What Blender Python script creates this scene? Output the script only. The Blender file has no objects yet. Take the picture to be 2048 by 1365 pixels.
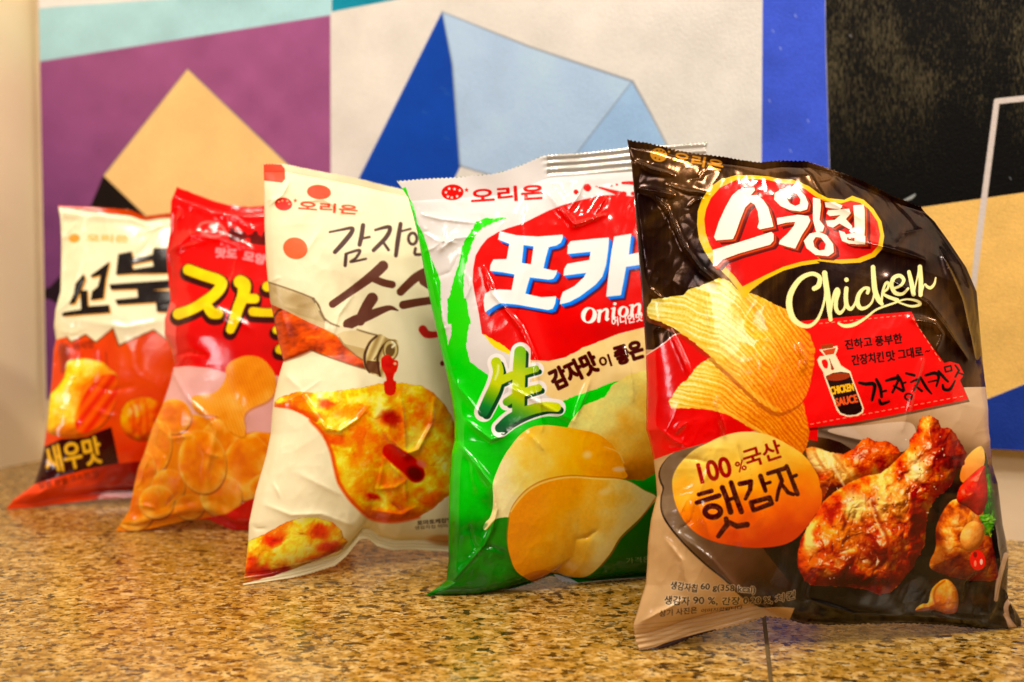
import bpy, math, random
import numpy as np
from mathutils import Vector

# ------------------------------------------------------------------ camera, world, lamps, exposure
scene = bpy.context.scene
FPX, CX, CY = 1990.0, 1024.0, 682.5          # focal length and centre for a 2048 x 1365 frame
CAM_H = 0.178
PITCH = math.atan(82.5 / FPX)
cam_data = bpy.data.cameras.new('camera')
cam_data.sensor_width = 36.0
cam_data.lens = FPX / 2048.0 * 36.0
cam_data.clip_start = 0.01
cam_data.clip_end = 50.0
cam_data.dof.use_dof = True
cam_data.dof.focus_distance = 0.56
cam_data.dof.aperture_fstop = 5.6
cam = bpy.data.objects.new('camera', cam_data)
scene.collection.objects.link(cam)
cam.location = (0, 0, CAM_H)
cam.rotation_euler = (math.pi / 2 - PITCH, 0, 0)
scene.camera = cam

world = bpy.data.worlds.new('World')
scene.world = world
world.use_nodes = True
wn = world.node_tree
bg = wn.nodes['Background']
wtc = wn.nodes.new('ShaderNodeTexCoord')
wsep = wn.nodes.new('ShaderNodeSeparateXYZ')
wramp = wn.nodes.new('ShaderNodeValToRGB')
wramp.color_ramp.elements[0].position = 0.50
wramp.color_ramp.elements[0].color = (0.055, 0.035, 0.018, 1)
wramp.color_ramp.elements[1].position = 0.95
wramp.color_ramp.elements[1].color = (0.95, 0.78, 0.55, 1)
wmr = wn.nodes.new('ShaderNodeMapRange')
wmr.inputs['From Min'].default_value = -1
wn.links.new(wtc.outputs['Generated'], wsep.inputs[0])
wn.links.new(wsep.outputs['Z'], wmr.inputs['Value'])
wn.links.new(wmr.outputs[0], wramp.inputs[0])
wn.links.new(wramp.outputs[0], bg.inputs[0])
bg.inputs[1].default_value = 0.50

def lamp(name, loc, target, size, power, col, shape='DISK'):
    d = bpy.data.lights.new(name, 'AREA')
    d.shape = shape
    d.size = size
    d.energy = power
    d.color = col
    o = bpy.data.objects.new(name, d)
    scene.collection.objects.link(o)
    o.location = loc
    o.rotation_euler = (Vector(target) - Vector(loc)).to_track_quat('-Z', 'Y').to_euler()
    return o
WARM = (1.0, 0.85, 0.68)
lamp('soft_fill_light', (-0.15, -0.12, 1.60), (0.0, 0.75, 0.1), 0.42, 16.5, (1.0, 0.89, 0.77))
lamp('soft_fill_light', (0.25, -1.10, 1.15), (0.0, 0.65, 0.05), 0.40, 5.5, (1.0, 0.89, 0.77))  # added frontal fill that brightens the lower bags, not a ceiling fixture
lamp('ceiling_spot_light', (0.60, 0.05, 1.35), (-0.1, 0.75, 0.15), 0.09, 5.0, WARM)
lamp('ceiling_spot_light', (-0.55, 0.15, 1.30), (-0.2, 0.75, 0.1), 0.09, 3.4, WARM)
lamp('ceiling_spot_light', (0.05, 0.05, 1.45), (0.1, 0.65, 0.1), 0.08, 3.0, WARM)
lamp('ceiling_spot_light', (1.35, -0.1, 1.35), (-0.4, 0.95, 0.2), 0.12, 11.0, WARM)
lamp('window_light', (-1.1, -0.6, 0.55), (-0.25, 0.75, 0.12), 0.22, 2.2, (1.0, 0.90, 0.92))

scene.view_settings.view_transform = 'Standard'
scene.view_settings.look = 'None'
scene.view_settings.exposure = 0.0
scene.view_settings.gamma = 1.0
scene.view_settings.use_curve_mapping = False
scene.render.engine = 'CYCLES'
scene.cycles.use_denoising = True
scene.cycles.max_bounces = 6
scene.cycles.caustics_reflective = False
scene.cycles.caustics_refractive = False
scene.cycles.sample_clamp_indirect = 4.0

VEIL = np.array([0.015, 0.015, 0.012])        # the gloss adds about this much to every colour
ILLUM = np.array([0.98, 0.86, 0.70])          # colour of the room light, for turning seen colours into base colours

# ------------------------------------------------------------------ projection helpers (where things stand)
CAMP = np.array([0.0, 0.0, CAM_H])
FWD = np.array([0.0, math.cos(PITCH), -math.sin(PITCH)])
UPV = np.array([0.0, math.sin(PITCH), math.cos(PITCH)])
RGT = np.array([1.0, 0.0, 0.0])
def rays(px, py):
    px = np.asarray(px, float); py = np.asarray(py, float)
    return (FWD + ((px - CX) / FPX)[..., None] * RGT - ((py - CY) / FPX)[..., None] * UPV)
def on_plane(px, py, p0, n):
    d = rays(px, py)
    t = np.dot(p0 - CAMP, n) / (d @ n)
    return CAMP + d * t[..., None]
def on_counter(px, py, z=0.0):
    return on_plane(np.array([px]), np.array([py]), np.array([0, 0, z]), np.array([0, 0, 1.0]))[0]
def project(P):
    d = P - CAMP
    z = d @ FWD
    return CX + FPX * (d @ RGT) / z, CY - FPX * (d @ UPV) / z

# ------------------------------------------------------------------ noise
_rng = np.random.RandomState(7)
_TAB = [_rng.rand(256, 256).astype(np.float32) for _ in range(8)]
def vn(X, Y, seed=0):
    T = _TAB[seed % 8]
    X = np.asarray(X) + 37.0 * seed + 512; Y = np.asarray(Y) + 91.0 * seed + 512
    xi = np.floor(X).astype(int); yi = np.floor(Y).astype(int)
    fx = X - xi; fy = Y - yi
    fx = fx * fx * (3 - 2 * fx); fy = fy * fy * (3 - 2 * fy)
    a = T[yi & 255, xi & 255]; b = T[yi & 255, (xi + 1) & 255]
    c = T[(yi + 1) & 255, xi & 255]; d = T[(yi + 1) & 255, (xi + 1) & 255]
    return (a * (1 - fx) + b * fx) * (1 - fy) + (c * (1 - fx) + d * fx) * fy
def fbm(X, Y, octv=4, seed=0, gain=0.5):
    s = 0; a = 1.0; tot = 0
    for o in range(octv):
        s = s + a * vn(X * 2 ** o, Y * 2 ** o, seed + o); tot += a; a *= gain
    return s / tot
def ridged(X, Y, octv=3, seed=0):
    s = 0; a = 1.0; tot = 0
    for o in range(octv):
        n = 1 - np.abs(2 * vn(X * 2 ** o, Y * 2 ** o, seed + o) - 1)
        s = s + a * n ** 2; tot += a; a *= 0.5
    return s / tot
def sm(a, b, x):
    t = np.clip((x - a) / (b - a), 0, 1)
    return t * t * (3 - 2 * t)

# ------------------------------------------------------------------ a small painter for printed film
def catmull(P, closed, n=8):
    P = np.asarray(P, float); N = len(P); out = []
    rng_ = range(N) if closed else range(N - 1)
    for i in rng_:
        if closed:
            p0, p1, p2, p3 = P[(i - 1) % N], P[i], P[(i + 1) % N], P[(i + 2) % N]
        else:
            p0, p1, p2, p3 = P[max(i - 1, 0)], P[i], P[i + 1], P[min(i + 2, N - 1)]
        for k in range(n):
            t = k / n
            out.append(0.5 * ((2 * p1) + (-p0 + p2) * t + (2 * p0 - 5 * p1 + 4 * p2 - p3) * t * t + (-p0 + 3 * p1 - 3 * p2 + p3) * t ** 3))
    if not closed: out.append(P[-1])
    return np.array(out)
def c3(c): return np.array(c, float) / 255.0
_font_cache = {}
def glyph_edges(s):
    if s in _font_cache: return _font_cache[s]
    cu = bpy.data.curves.new('tmp_text', 'FONT')
    cu.body = s; cu.fill_mode = 'NONE'; cu.resolution_u = 4
    ob = bpy.data.objects.new('tmp_text', cu)
    scene.collection.objects.link(ob)
    dg = bpy.context.evaluated_depsgraph_get()
    me = ob.evaluated_get(dg).to_mesh()
    co = np.array([v.co[:2] for v in me.vertices]); ed = np.array([e.vertices[:] for e in me.edges])
    E = np.concatenate([co[ed[:, 0]], co[ed[:, 1]]], 1)
    ob.evaluated_get(dg).to_mesh_clear()
    bpy.data.objects.remove(ob); bpy.data.curves.remove(cu)
    _font_cache[s] = E
    return E

class Canvas:
    def __init__(s, x0, y0, x1, y1, k, base, rough=0.28, metal=0.0):
        s.x0, s.y0, s.k = x0, y0, k
        s.W = int((x1 - x0) * k); s.H = int((y1 - y0) * k)
        s.rgb = np.zeros((s.H, s.W, 3), np.float32); s.rgb[:] = c3(base)
        s.rough = np.full((s.H, s.W), rough, np.float32)
        s.metal = np.full((s.H, s.W), metal, np.float32)
        s.F = (0, 0, 1)
    def fr(s, x, y, k): s.F = (x, y, k)
    def tc(s, P):                              # frame -> canvas pixels
        P = np.asarray(P, float)
        return np.stack([(P[..., 0] / s.F[2] + s.F[0] - s.x0) * s.k, (P[..., 1] / s.F[2] + s.F[1] - s.y0) * s.k], -1)
    def cover(s, E):
        E = np.asarray(E, float)
        SUB = 3
        x_lo = max(int(E[:, [0, 2]].min()) - 1, 0); x_hi = min(int(E[:, [0, 2]].max()) + 3, s.W)
        y_lo = max(int(E[:, [1, 3]].min()) - 1, 0); y_hi = min(int(E[:, [1, 3]].max()) + 3, s.H)
        if x_hi <= x_lo or y_hi <= y_lo: return None
        h = y_hi - y_lo; w = x_hi - x_lo
        ya = (E[:, 1] - y_lo) * SUB - 0.5; yb = (E[:, 3] - y_lo) * SUB - 0.5
        xa = E[:, 0] - x_lo; xb = E[:, 2] - x_lo
        sw = ya > yb
        ya2 = np.where(sw, yb, ya); yb2 = np.where(sw, ya, yb)
        xa2 = np.where(sw, xb, xa); xb2 = np.where(sw, xa, xb)
        r0 = np.maximum(np.ceil(ya2).astype(int), 0); r1 = np.minimum(np.ceil(yb2).astype(int), h * SUB)
        n = np.maximum(r1 - r0, 0)
        idx = np.repeat(np.arange(len(E)), n)
        if len(idx) == 0: return None
        off = np.arange(len(idx)) - np.repeat(np.cumsum(n) - n, n)
        rows = r0[idx] + off
        t = (rows - ya2[idx]) / (yb2[idx] - ya2[idx])
        xs = np.clip(xa2[idx] + (xb2[idx] - xa2[idx]) * t, 0, w - 0.001)
        o = np.lexsort((xs, rows)); rows = rows[o]; xs = xs[o]
        first = np.searchsorted(rows, rows, 'left')
        sign = np.where((np.arange(len(rows)) - first) % 2 == 0, 1.0, -1.0)
        acc = np.zeros((h, w + 2), np.float32)
        rr = rows // SUB; xi = np.floor(xs).astype(int); fx = xs - xi
        np.add.at(acc, (rr, xi), sign * (1 - fx) / SUB); np.add.at(acc, (rr, xi + 1), sign * fx / SUB)
        return np.clip(np.cumsum(acc, 1)[:, :w], 0, 1), x_lo, y_lo
    def put(s, M, col, rough=None, metal=None, alpha=1.0):
        if M is None: return
        m, ox, oy = M
        h, w = m.shape
        sl = (slice(oy, oy + h), slice(ox, ox + w))
        a = m * alpha
        if callable(col):
            Y, X = np.mgrid[oy:oy + h, ox:ox + w]
            X = X / s.k + s.x0; Y = Y / s.k + s.y0
            r = col(X, Y)
            if isinstance(r, tuple): r, a2 = r; a = a * a2
        else:
            r = c3(col)
        s.rgb[sl] = s.rgb[sl] * (1 - a[..., None]) + r * a[..., None]
        if rough is not None: s.rough[sl] = s.rough[sl] * (1 - a) + rough * a
        if metal is not None: s.metal[sl] = s.metal[sl] * (1 - a) + metal * a
    def loops(s, loops, smooth, jag, shift):
        Es = []
        for L in loops:
            P = s.tc(L)
            if smooth: P = catmull(P, True, 8)
            if jag:
                Q = []
                for i in range(len(P)):
                    a, b = P[i], P[(i + 1) % len(P)]
                    n = max(1, int(np.hypot(*(b - a)) / (2.5 * s.k)))
                    for j in range(n): Q.append(a + (b - a) * j / n)
                P = np.array(Q)
                P = P + (np.stack([fbm(P[:, 0] / s.k * .22, P[:, 1] / s.k * .22, 2, 1), fbm(P[:, 0] / s.k * .22, P[:, 1] / s.k * .22, 2, 3)], 1) - .5) * 2 * jag * s.k
            P = P + np.array(shift) * s.k
            Es.append(np.concatenate([P, np.roll(P, -1, 0)], 1))
        return np.concatenate(Es)
    def poly(s, pts, col, smooth=False, jag=0, holes=(), shift=(0, 0), **kw):
        M = s.cover(s.loops([pts] + list(holes), smooth, jag, shift))
        s.put(M, col, **kw); return M
    def sdf(s, pts, smooth=True, closed=False, grow=0.0, shift=(0, 0)):
        P = np.asarray(pts, float)
        r = (P[:, 2] / s.F[2] + grow) * s.k
        Q = np.concatenate([s.tc(P[:, :2]) + np.array(shift) * s.k, r[:, None]], 1)
        if smooth and len(Q) > 2: Q = catmull(Q, closed, 6)
        elif closed: Q = np.concatenate([Q, Q[:1]])
        if smooth and closed: Q = np.concatenate([Q, Q[:1]])
        R = Q[:, 2].max() + 2
        x_lo = max(int(Q[:, 0].min() - R), 0); x_hi = min(int(Q[:, 0].max() + R) + 1, s.W)
        y_lo = max(int(Q[:, 1].min() - R), 0); y_hi = min(int(Q[:, 1].max() + R) + 1, s.H)
        if x_hi <= x_lo or y_hi <= y_lo: return None
        D = np.full((y_hi - y_lo, x_hi - x_lo), 1e3, np.float32)
        for a, b in zip(Q[:-1], Q[1:]):
            rr = max(a[2], b[2]) + 2
            xa = max(int(min(a[0], b[0]) - rr), x_lo); xb = min(int(max(a[0], b[0]) + rr) + 1, x_hi)
            ya = max(int(min(a[1], b[1]) - rr), y_lo); yb = min(int(max(a[1], b[1]) + rr) + 1, y_hi)
            if xb <= xa or yb <= ya: continue
            Y, X = np.mgrid[ya:yb, xa:xb]
            d = b[:2] - a[:2]; L = max(d @ d, 1e-6)
            t = np.clip(((X - a[0]) * d[0] + (Y - a[1]) * d[1]) / L, 0, 1)
            dd = np.hypot(X - a[0] - t * d[0], Y - a[1] - t * d[1]) - (a[2] + (b[2] - a[2]) * t)
            sl = (slice(ya - y_lo, yb - y_lo), slice(xa - x_lo, xb - x_lo))
            D[sl] = np.minimum(D[sl], dd)
        return D, x_lo, y_lo
    def stroke(s, pts, col, smooth=True, closed=False, grow=0.0, shift=(0, 0), soft=0.0, **kw):
        R = s.sdf(pts, smooth, closed, grow, shift)
        if R is None: return
        D, ox, oy = R
        w = max(1.0, soft * s.k)
        s.put((np.clip(0.5 - D / w, 0, 1), ox, oy), col, **kw)
    def ell(s, cx, cy, rx, ry, col, ang=0, soft=0.0, **kw):
        a = np.linspace(0, 2 * np.pi, 49)[:-1]; c, n = math.cos(math.radians(ang)), math.sin(math.radians(ang))
        x = rx * np.cos(a); y = ry * np.sin(a)
        if soft:
            p = s.tc([[cx, cy]])[0]; RX = rx / s.F[2] * s.k; RY = ry / s.F[2] * s.k
            R = max(RX, RY) * 1.5 + 2
            xa = max(int(p[0] - R), 0); xb = min(int(p[0] + R), s.W); ya = max(int(p[1] - R), 0); yb = min(int(p[1] + R), s.H)
            if xb <= xa or yb <= ya: return
            Y, X = np.mgrid[ya:yb, xa:xb]; X = X - p[0]; Y = Y - p[1]
            q = np.sqrt(((X * c + Y * n) / RX) ** 2 + ((-X * n + Y * c) / RY) ** 2)
            m = 1 - sm(1 - soft, 1 + soft * .5, q)
            s.put((m.astype(np.float32), xa, ya), col, **kw)
        else:
            s.poly(np.stack([cx + x * c - y * n, cy + x * n + y * c], 1), col, **kw)
    def text(s, st, p0, p1, h, col, bold=0.0, shear=0.0, halo=None, halo_r=1.5, wob=0.0, **kw):
        E = glyph_edges(st).copy()
        p0 = np.array(p0, float); p1 = np.array(p1, float)
        d = p1 - p0; L = np.hypot(*d); u = d / L; v = np.array([u[1], -u[0]])
        xs = E[:, [0, 2]]; ys = E[:, [1, 3]]
        xs = (xs - xs.min()) / (xs.max() - xs.min()); ys = (ys - ys.min()) / (ys.max() - ys.min())
        ab = []
        for j in range(2):
            q = p0 + (xs[:, j] * L)[:, None] * u + (ys[:, j] * h)[:, None] * (v + shear * u)
            if wob: q = q + (np.stack([vn(q[:, 0] * .03, q[:, 1] * .03, 2), vn(q[:, 0] * .03, q[:, 1] * .03, 4)], 1) - .5) * wob
            ab.append(s.tc(q))
        M = s.cover(np.concatenate(ab, 1))
        if M is None: return
        def dil(M, r):
            r = r * s.k
            if r <= 0: return M
            pad = int(r) + 2
            m, ox, oy = M
            m = np.pad(m, pad); out = m.copy()
            for a in np.linspace(0, 2 * np.pi, 13)[:-1]:
                fx, fy = r * math.cos(a), r * math.sin(a)
                ix, iy = int(math.floor(fx)), int(math.floor(fy)); tx, ty = fx - ix, fy - iy
                sh = lambda dx, dy: np.roll(np.roll(m, dy, 0), dx, 1)
                v_ = (sh(ix, iy) * (1 - tx) + sh(ix + 1, iy) * tx) * (1 - ty) + (sh(ix, iy + 1) * (1 - tx) + sh(ix + 1, iy + 1) * tx) * ty
                out = np.maximum(out, v_)
            ox -= pad; oy -= pad
            cx0 = max(0, -ox); cy0 = max(0, -oy); cx1 = min(out.shape[1], s.W - ox); cy1 = min(out.shape[0], s.H - oy)
            return out[cy0:cy1, cx0:cx1], ox + cx0, oy + cy0
        if halo is not None: s.put(dil(M, bold + halo_r), halo, alpha=0.8)
        s.put(dil(M, bold), col, **kw)
    def relief(s, pts, stops, items=(), dome=34.0, dome_r=60.0, lump=16.0, lump_s=.03, fine=4.0, gloss=.8, amb=.5, seed=0, smooth=False, jag=0, nscale=.04, light=(-.45, -.6, .66), spread=2.4, **kw):
        """a printed food photograph: a lumpy, glazed body with the studio light of that picture"""
        M = s.cover(s.loops([pts], smooth, jag, (0, 0)))
        if M is None: return
        m, ox, oy = M; h, w = m.shape
        P = s.tc(pts); P = catmull(P, True, 4) if smooth else P
        Y, X = np.mgrid[oy:oy + h, ox:ox + w]
        D = np.full((h, w), 1e6, np.float32)
        for a, b in zip(P, np.roll(P, -1, 0)):
            d = b - a; L = max(d @ d, 1e-6); t = np.clip(((X - a[0]) * d[0] + (Y - a[1]) * d[1]) / L, 0, 1)
            D = np.minimum(D, (X - a[0] - t * d[0]) ** 2 + (Y - a[1] - t * d[1]) ** 2)
        D = np.sqrt(D) / s.k
        X = X / s.k + s.x0; Y = Y / s.k + s.y0
        r = np.clip(D / dome_r, 0, 1); H = dome * np.sqrt(np.clip(1 - (1 - r) ** 2, 0, 1))
        wx = X + (fbm(X * .04, Y * .04, 3, seed + 1) - .5) * 22; wy = Y + (fbm(X * .04, Y * .04, 3, seed + 2) - .5) * 22
        H = H + lump * fbm(wx * lump_s, wy * lump_s, 3, seed + 3, .45) - fine * ridged(wx * .035, wy * .035, 2, seed + 4) + fine * .45 * fbm(X * .12, Y * .12, 3, seed + 5)
        gy, gx = np.gradient(H * s.k, 1.0)
        nz = 1 / np.sqrt(1 + gx ** 2 + gy ** 2); nx = -gx * nz; ny = -gy * nz
        l = np.array(light) / np.linalg.norm(light); df = np.clip(nx * l[0] + ny * l[1] + nz * l[2], 0, 1)
        hv = l + np.array([0, 0, 1.0]); hv /= np.linalg.norm(hv); sp = np.clip(nx * hv[0] + ny * hv[1] + nz * hv[2], 0, 1) ** 38
        n = fbm(X * nscale, Y * nscale, 5, seed, .6)
        C = ramp(np.clip((n - .5) * spread + .5, 0, 1), stops)
        for (cx, cy, rx, ry, col, st) in items:
            q = np.sqrt(((wx - cx) / rx) ** 2 + ((wy - cy) / ry) ** 2)
            a = (1 - sm(.35, 1.25, q)) * st; C = C * (1 - a[..., None]) + c3(col) * a[..., None]
        C = C * (amb + (1.28 - amb) * df)[..., None] ** np.array([.8, 1.15, 1.4])
        g = gloss * sp * sm(.3, .55, fbm(X * .09, Y * .09, 3, seed + 6))
        C = C * (1 - g[..., None]) + c3((255, 228, 176)) * g[..., None]
        s.rgb[oy:oy + h, ox:ox + w] = s.rgb[oy:oy + h, ox:ox + w] * (1 - m[..., None]) + np.clip(C, 0, 1) * m[..., None]
        s.rough[oy:oy + h, ox:ox + w] = s.rough[oy:oy + h, ox:ox + w] * (1 - m) + kw.get('rough', .24) * m
        s.metal[oy:oy + h, ox:ox + w] *= (1 - m)
    def sample(s, px, py):
        X = np.clip((px - s.x0) * s.k, 0, s.W - 1.001); Y = np.clip((py - s.y0) * s.k, 0, s.H - 1.001)
        xi = X.astype(int); yi = Y.astype(int); fx = (X - xi)[..., None]; fy = (Y - yi)[..., None]
        A = np.concatenate([s.rgb, s.rough[..., None], s.metal[..., None]], 2)
        return (A[yi, xi] * (1 - fx) + A[yi, xi + 1] * fx) * (1 - fy) + (A[yi + 1, xi] * (1 - fx) + A[yi + 1, xi + 1] * fx) * fy

def mixc(a, b, t):
    return c3(a) * (1 - t[..., None]) + c3(b) * t[..., None]
def ramp(t, stops):
    xs = [q[0] for q in stops]; cs = np.array([c3(q[1]) for q in stops])
    return np.stack([np.interp(t, xs, cs[:, i]) for i in range(3)], -1)
def blobs_fn(base, items, nscale=0.06, namp=0.35, seed=0):
    """printed food: base colour stops over noise, with soft patches (x, y, rx, ry, colour, strength)"""
    def f(X, Y):
        n = fbm(X * nscale, Y * nscale, 5, seed, 0.6)
        wx = X + (fbm(X * .05, Y * .05, 3, seed + 1) - .5) * 40; wy = Y + (fbm(X * .05, Y * .05, 3, seed + 2) - .5) * 40
        C = ramp(np.clip((n - .5) * 2.4 + .5, 0, 1), base)
        for (cx, cy, rx, ry, col, st) in items:
            q = np.sqrt(((wx - cx) / rx) ** 2 + ((wy - cy) / ry) ** 2)
            a = (1 - sm(.45, 1.25, q)) * st * np.clip(.65 + namp * 2 * (n - .3), 0, 1)
            C = C * (1 - a[..., None]) + c3(col) * a[..., None]
        return C
    return f
def srgb2lin(c): return np.where(c <= 0.04045, c / 12.92, ((c + 0.055) / 1.055) ** 2.4)
def lin2srgb(c): return np.where(c <= 0.0031308, c * 12.92, 1.055 * np.maximum(c, 1e-9) ** (1 / 2.4) - 0.055)
def to_base(c):                                # seen colour -> base colour under the room light
    lin = srgb2lin(np.clip(c, 0, 1)) / ILLUM - VEIL
    return lin2srgb(np.clip(lin, 0.0, 0.86))
def base_lin(col): return tuple(np.clip(srgb2lin(c3(col)) / ILLUM - VEIL, 0, .86)) + (1.0,)
def make_image(name, arr, colour=True):
    h, w = arr.shape[:2]
    im = bpy.data.images.new(name, w, h, alpha=False, float_buffer=False)
    if not colour: im.colorspace_settings.name = 'Non-Color'
    px = np.ones((h, w, 4), np.float32); px[..., :3] = np.clip(arr[..., :3], 0, 1)
    im.pixels.foreach_set(px.ravel()); im.update(); im.pack()
    return im

# ------------------------------------------------------------------ tagging
def tag(o, label=None, cat=None, group=None, kind=None):
    if label: o['label'] = label
    if cat: o['category'] = cat
    if group: o['group'] = group
    if kind: o['kind'] = kind
def node_mat(name):
    m = bpy.data.materials.new(name); m.use_nodes = True
    nt = m.node_tree; return m, nt, nt.nodes['Principled BSDF']
def box_mesh(name, V, F, mat, uvs=None, smooth=False):
    me = bpy.data.meshes.new(name); me.from_pydata([tuple(v) for v in V], [], F); me.update()
    if uvs is not None:
        uv = me.uv_layers.new(name='UVMap')
        for i, l in enumerate(me.loops): uv.data[i].uv = uvs[l.vertex_index]
    me.materials.append(mat)
    o = bpy.data.objects.new(name, me); scene.collection.objects.link(o)
    return o

# ------------------------------------------------------------------ granite countertop (two slabs and the joint between them)
def granite_mat():
    m, nt, b = node_mat('granite'); N = nt.nodes; L = nt.links
    tc = N.new('ShaderNodeTexCoord')
    mp = N.new('ShaderNodeMapping'); L.new(tc.outputs['Object'], mp.inputs[0])
    mp.inputs['Rotation'].default_value = (0, 0, 0.5); mp.inputs['Scale'].default_value = (0.95, 1.3, 1)
    def noise(scale, det, dist=0.0, rough=0.6):
        n = N.new('ShaderNodeTexNoise'); n.inputs['Scale'].default_value = scale; n.inputs['Detail'].default_value = det
        n.inputs['Distortion'].default_value = dist; n.inputs['Roughness'].default_value = rough
        L.new(mp.outputs[0], n.inputs['Vector']); return n
    def ramp_(src, stops):
        r = N.new('ShaderNodeValToRGB'); cr = r.color_ramp
        while len(cr.elements) < len(stops): cr.elements.new(0.5)
        for e, (p, c) in zip(cr.elements, stops): e.position = p; e.color = c
        L.new(src, r.inputs[0]); return r
    def mix(a, bb, fac):
        x = N.new('ShaderNodeMix'); x.data_type = 'RGBA'
        if fac is not None: L.new(fac, x.inputs[0])
        L.new(a, x.inputs[6]); L.new(bb, x.inputs[7]); return x
    g = lambda r_, g_, b_: base_lin((r_, g_, b_))
    n1 = noise(95, 5, 0.3)
    grains = ramp_(n1.outputs[0], [(0.30, g(84, 54, 10)), (0.42, g(138, 94, 22)), (0.50, g(178, 130, 54)), (0.58, g(204, 158, 82)), (0.68, g(232, 192, 122))])
    v = N.new('ShaderNodeTexVoronoi'); v.inputs['Scale'].default_value = 330; L.new(mp.outputs[0], v.inputs['Vector'])
    vcol = ramp_(v.outputs['Color'], [(0.0, g(128, 84, 28)), (0.5, g(188, 140, 62)), (1.0, g(228, 188, 118))])
    a = mix(grains.outputs[0], vcol.outputs[0], None); a.inputs[0].default_value = 0.35
    n2 = noise(9, 4); big = ramp_(n2.outputs[0], [(0.40, (0.0, 0, 0, 1)), (0.62, (0.55, 0.55, 0.55, 1))])
    tint = N.new('ShaderNodeRGB'); tint.outputs[0].default_value = g(140, 98, 26)
    b1 = mix(a.outputs[2], tint.outputs[0], big.outputs[0])
    n3 = noise(125, 4, 0.1); brown = ramp_(n3.outputs[0], [(0.575, (0, 0, 0, 1)), (0.66, (0.7, 0.85, 0.85, 1))])
    bc = N.new('ShaderNodeRGB'); bc.outputs[0].default_value = g(112, 66, 22)
    b2 = mix(b1.outputs[2], bc.outputs[0], brown.outputs[0])
    n4 = noise(150, 3, 0.15, 0.5); n5 = noise(30, 3)
    ad = N.new('ShaderNodeMath'); ad.operation = 'MULTIPLY_ADD'; L.new(n5.outputs[0], ad.inputs[0]); ad.inputs[1].default_value = 0.35; L.new(n4.outputs[0], ad.inputs[2])
    dark = ramp_(ad.outputs[0], [(0.76, (0, 0, 0, 1)), (0.80, (0.95, 0.95, 0.95, 1))])
    dc = N.new('ShaderNodeRGB'); dc.outputs[0].default_value = g(46, 34, 20)
    b3 = mix(b2.outputs[2], dc.outputs[0], dark.outputs[0])
    wv = N.new('ShaderNodeVectorMath'); wv.operation = 'MULTIPLY_ADD'; nw = noise(260, 2); L.new(nw.outputs['Color'], wv.inputs[0]); wv.inputs[1].default_value = (.006, .006, .006); L.new(mp.outputs[0], wv.inputs[2])
    for sc_, lo_, hi_, colr, st in ((300, .06, .09, (84, 58, 28), .6), (230, .93, .96, (130, 84, 34), .4), (280, .84, .88, (222, 190, 130), .35), (190, .022, .035, (44, 34, 24), .85), (520, .10, .14, (62, 44, 20), .75), (620, .90, .93, (110, 74, 26), .6)):
        vv_ = N.new('ShaderNodeTexVoronoi'); vv_.inputs['Scale'].default_value = sc_; L.new(wv.outputs[0], vv_.inputs['Vector'])
        sx = N.new('ShaderNodeSeparateColor'); L.new(vv_.outputs['Color'], sx.inputs[0])
        rp = ramp_(sx.outputs[0], [(lo_, (st, st, st, 1)), (hi_, (0, 0, 0, 1))] if lo_ < .5 else [(lo_, (0, 0, 0, 1)), (hi_, (st, st, st, 1))])
        cc = N.new('ShaderNodeRGB'); cc.outputs[0].default_value = g(*colr)
        b3 = mix(b3.outputs[2], cc.outputs[0], rp.outputs[0])
    L.new(b3.outputs[2], b.inputs['Base Color'])
    n6 = noise(60, 4); rr = N.new('ShaderNodeMapRange'); rr.inputs['To Min'].default_value = 0.16; rr.inputs['To Max'].default_value = 0.34
    L.new(n6.outputs[0], rr.inputs[0]); L.new(rr.outputs[0], b.inputs['Roughness'])
    bp = N.new('ShaderNodeBump'); bp.inputs['Strength'].default_value = 0.15; bp.inputs['Distance'].default_value = 0.0004
    L.new(n4.outputs[0], bp.inputs['Height']); L.new(bp.outputs[0], b.inputs['Normal'])
    return m
GR = granite_mat()
def plaster_mat(name, col, bump=0.25):
    m, nt, b = node_mat(name); N = nt.nodes; L = nt.links
    tc = N.new('ShaderNodeTexCoord'); n = N.new('ShaderNodeTexNoise'); n.inputs['Scale'].default_value = 7; n.inputs['Detail'].default_value = 6
    L.new(tc.outputs['Object'], n.inputs['Vector'])
    r = N.new('ShaderNodeValToRGB'); c = base_lin(col)
    r.color_ramp.elements[0].position = .3; r.color_ramp.elements[0].color = tuple(x * .9 for x in c[:3]) + (1,)
    r.color_ramp.elements[1].position = .7; r.color_ramp.elements[1].color = tuple(min(x * 1.06, .88) for x in c[:3]) + (1,)
    L.new(n.outputs[0], r.inputs[0]); L.new(r.outputs[0], b.inputs['Base Color'])
    b.inputs['Roughness'].default_value = .6
    n2 = N.new('ShaderNodeTexNoise'); n2.inputs['Scale'].default_value = 160; n2.inputs['Detail'].default_value = 3
    L.new(tc.outputs['Object'], n2.inputs['Vector'])
    bp = N.new('ShaderNodeBump'); bp.inputs['Strength'].default_value = bump; bp.inputs['Distance'].default_value = .0006
    L.new(n2.outputs[0], bp.inputs['Height']); L.new(bp.outputs[0], b.inputs['Normal'])
    return m
def prism(name, pts, z0, z1, mat):
    n = len(pts)
    V = [(p[0], p[1], z0) for p in pts] + [(p[0], p[1], z1) for p in pts]
    F = [tuple(range(n))[::-1], tuple(range(n, 2 * n))] + [(i, (i + 1) % n, n + (i + 1) % n, n + i) for i in range(n)]
    return box_mesh(name, V, F, mat)

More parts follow.
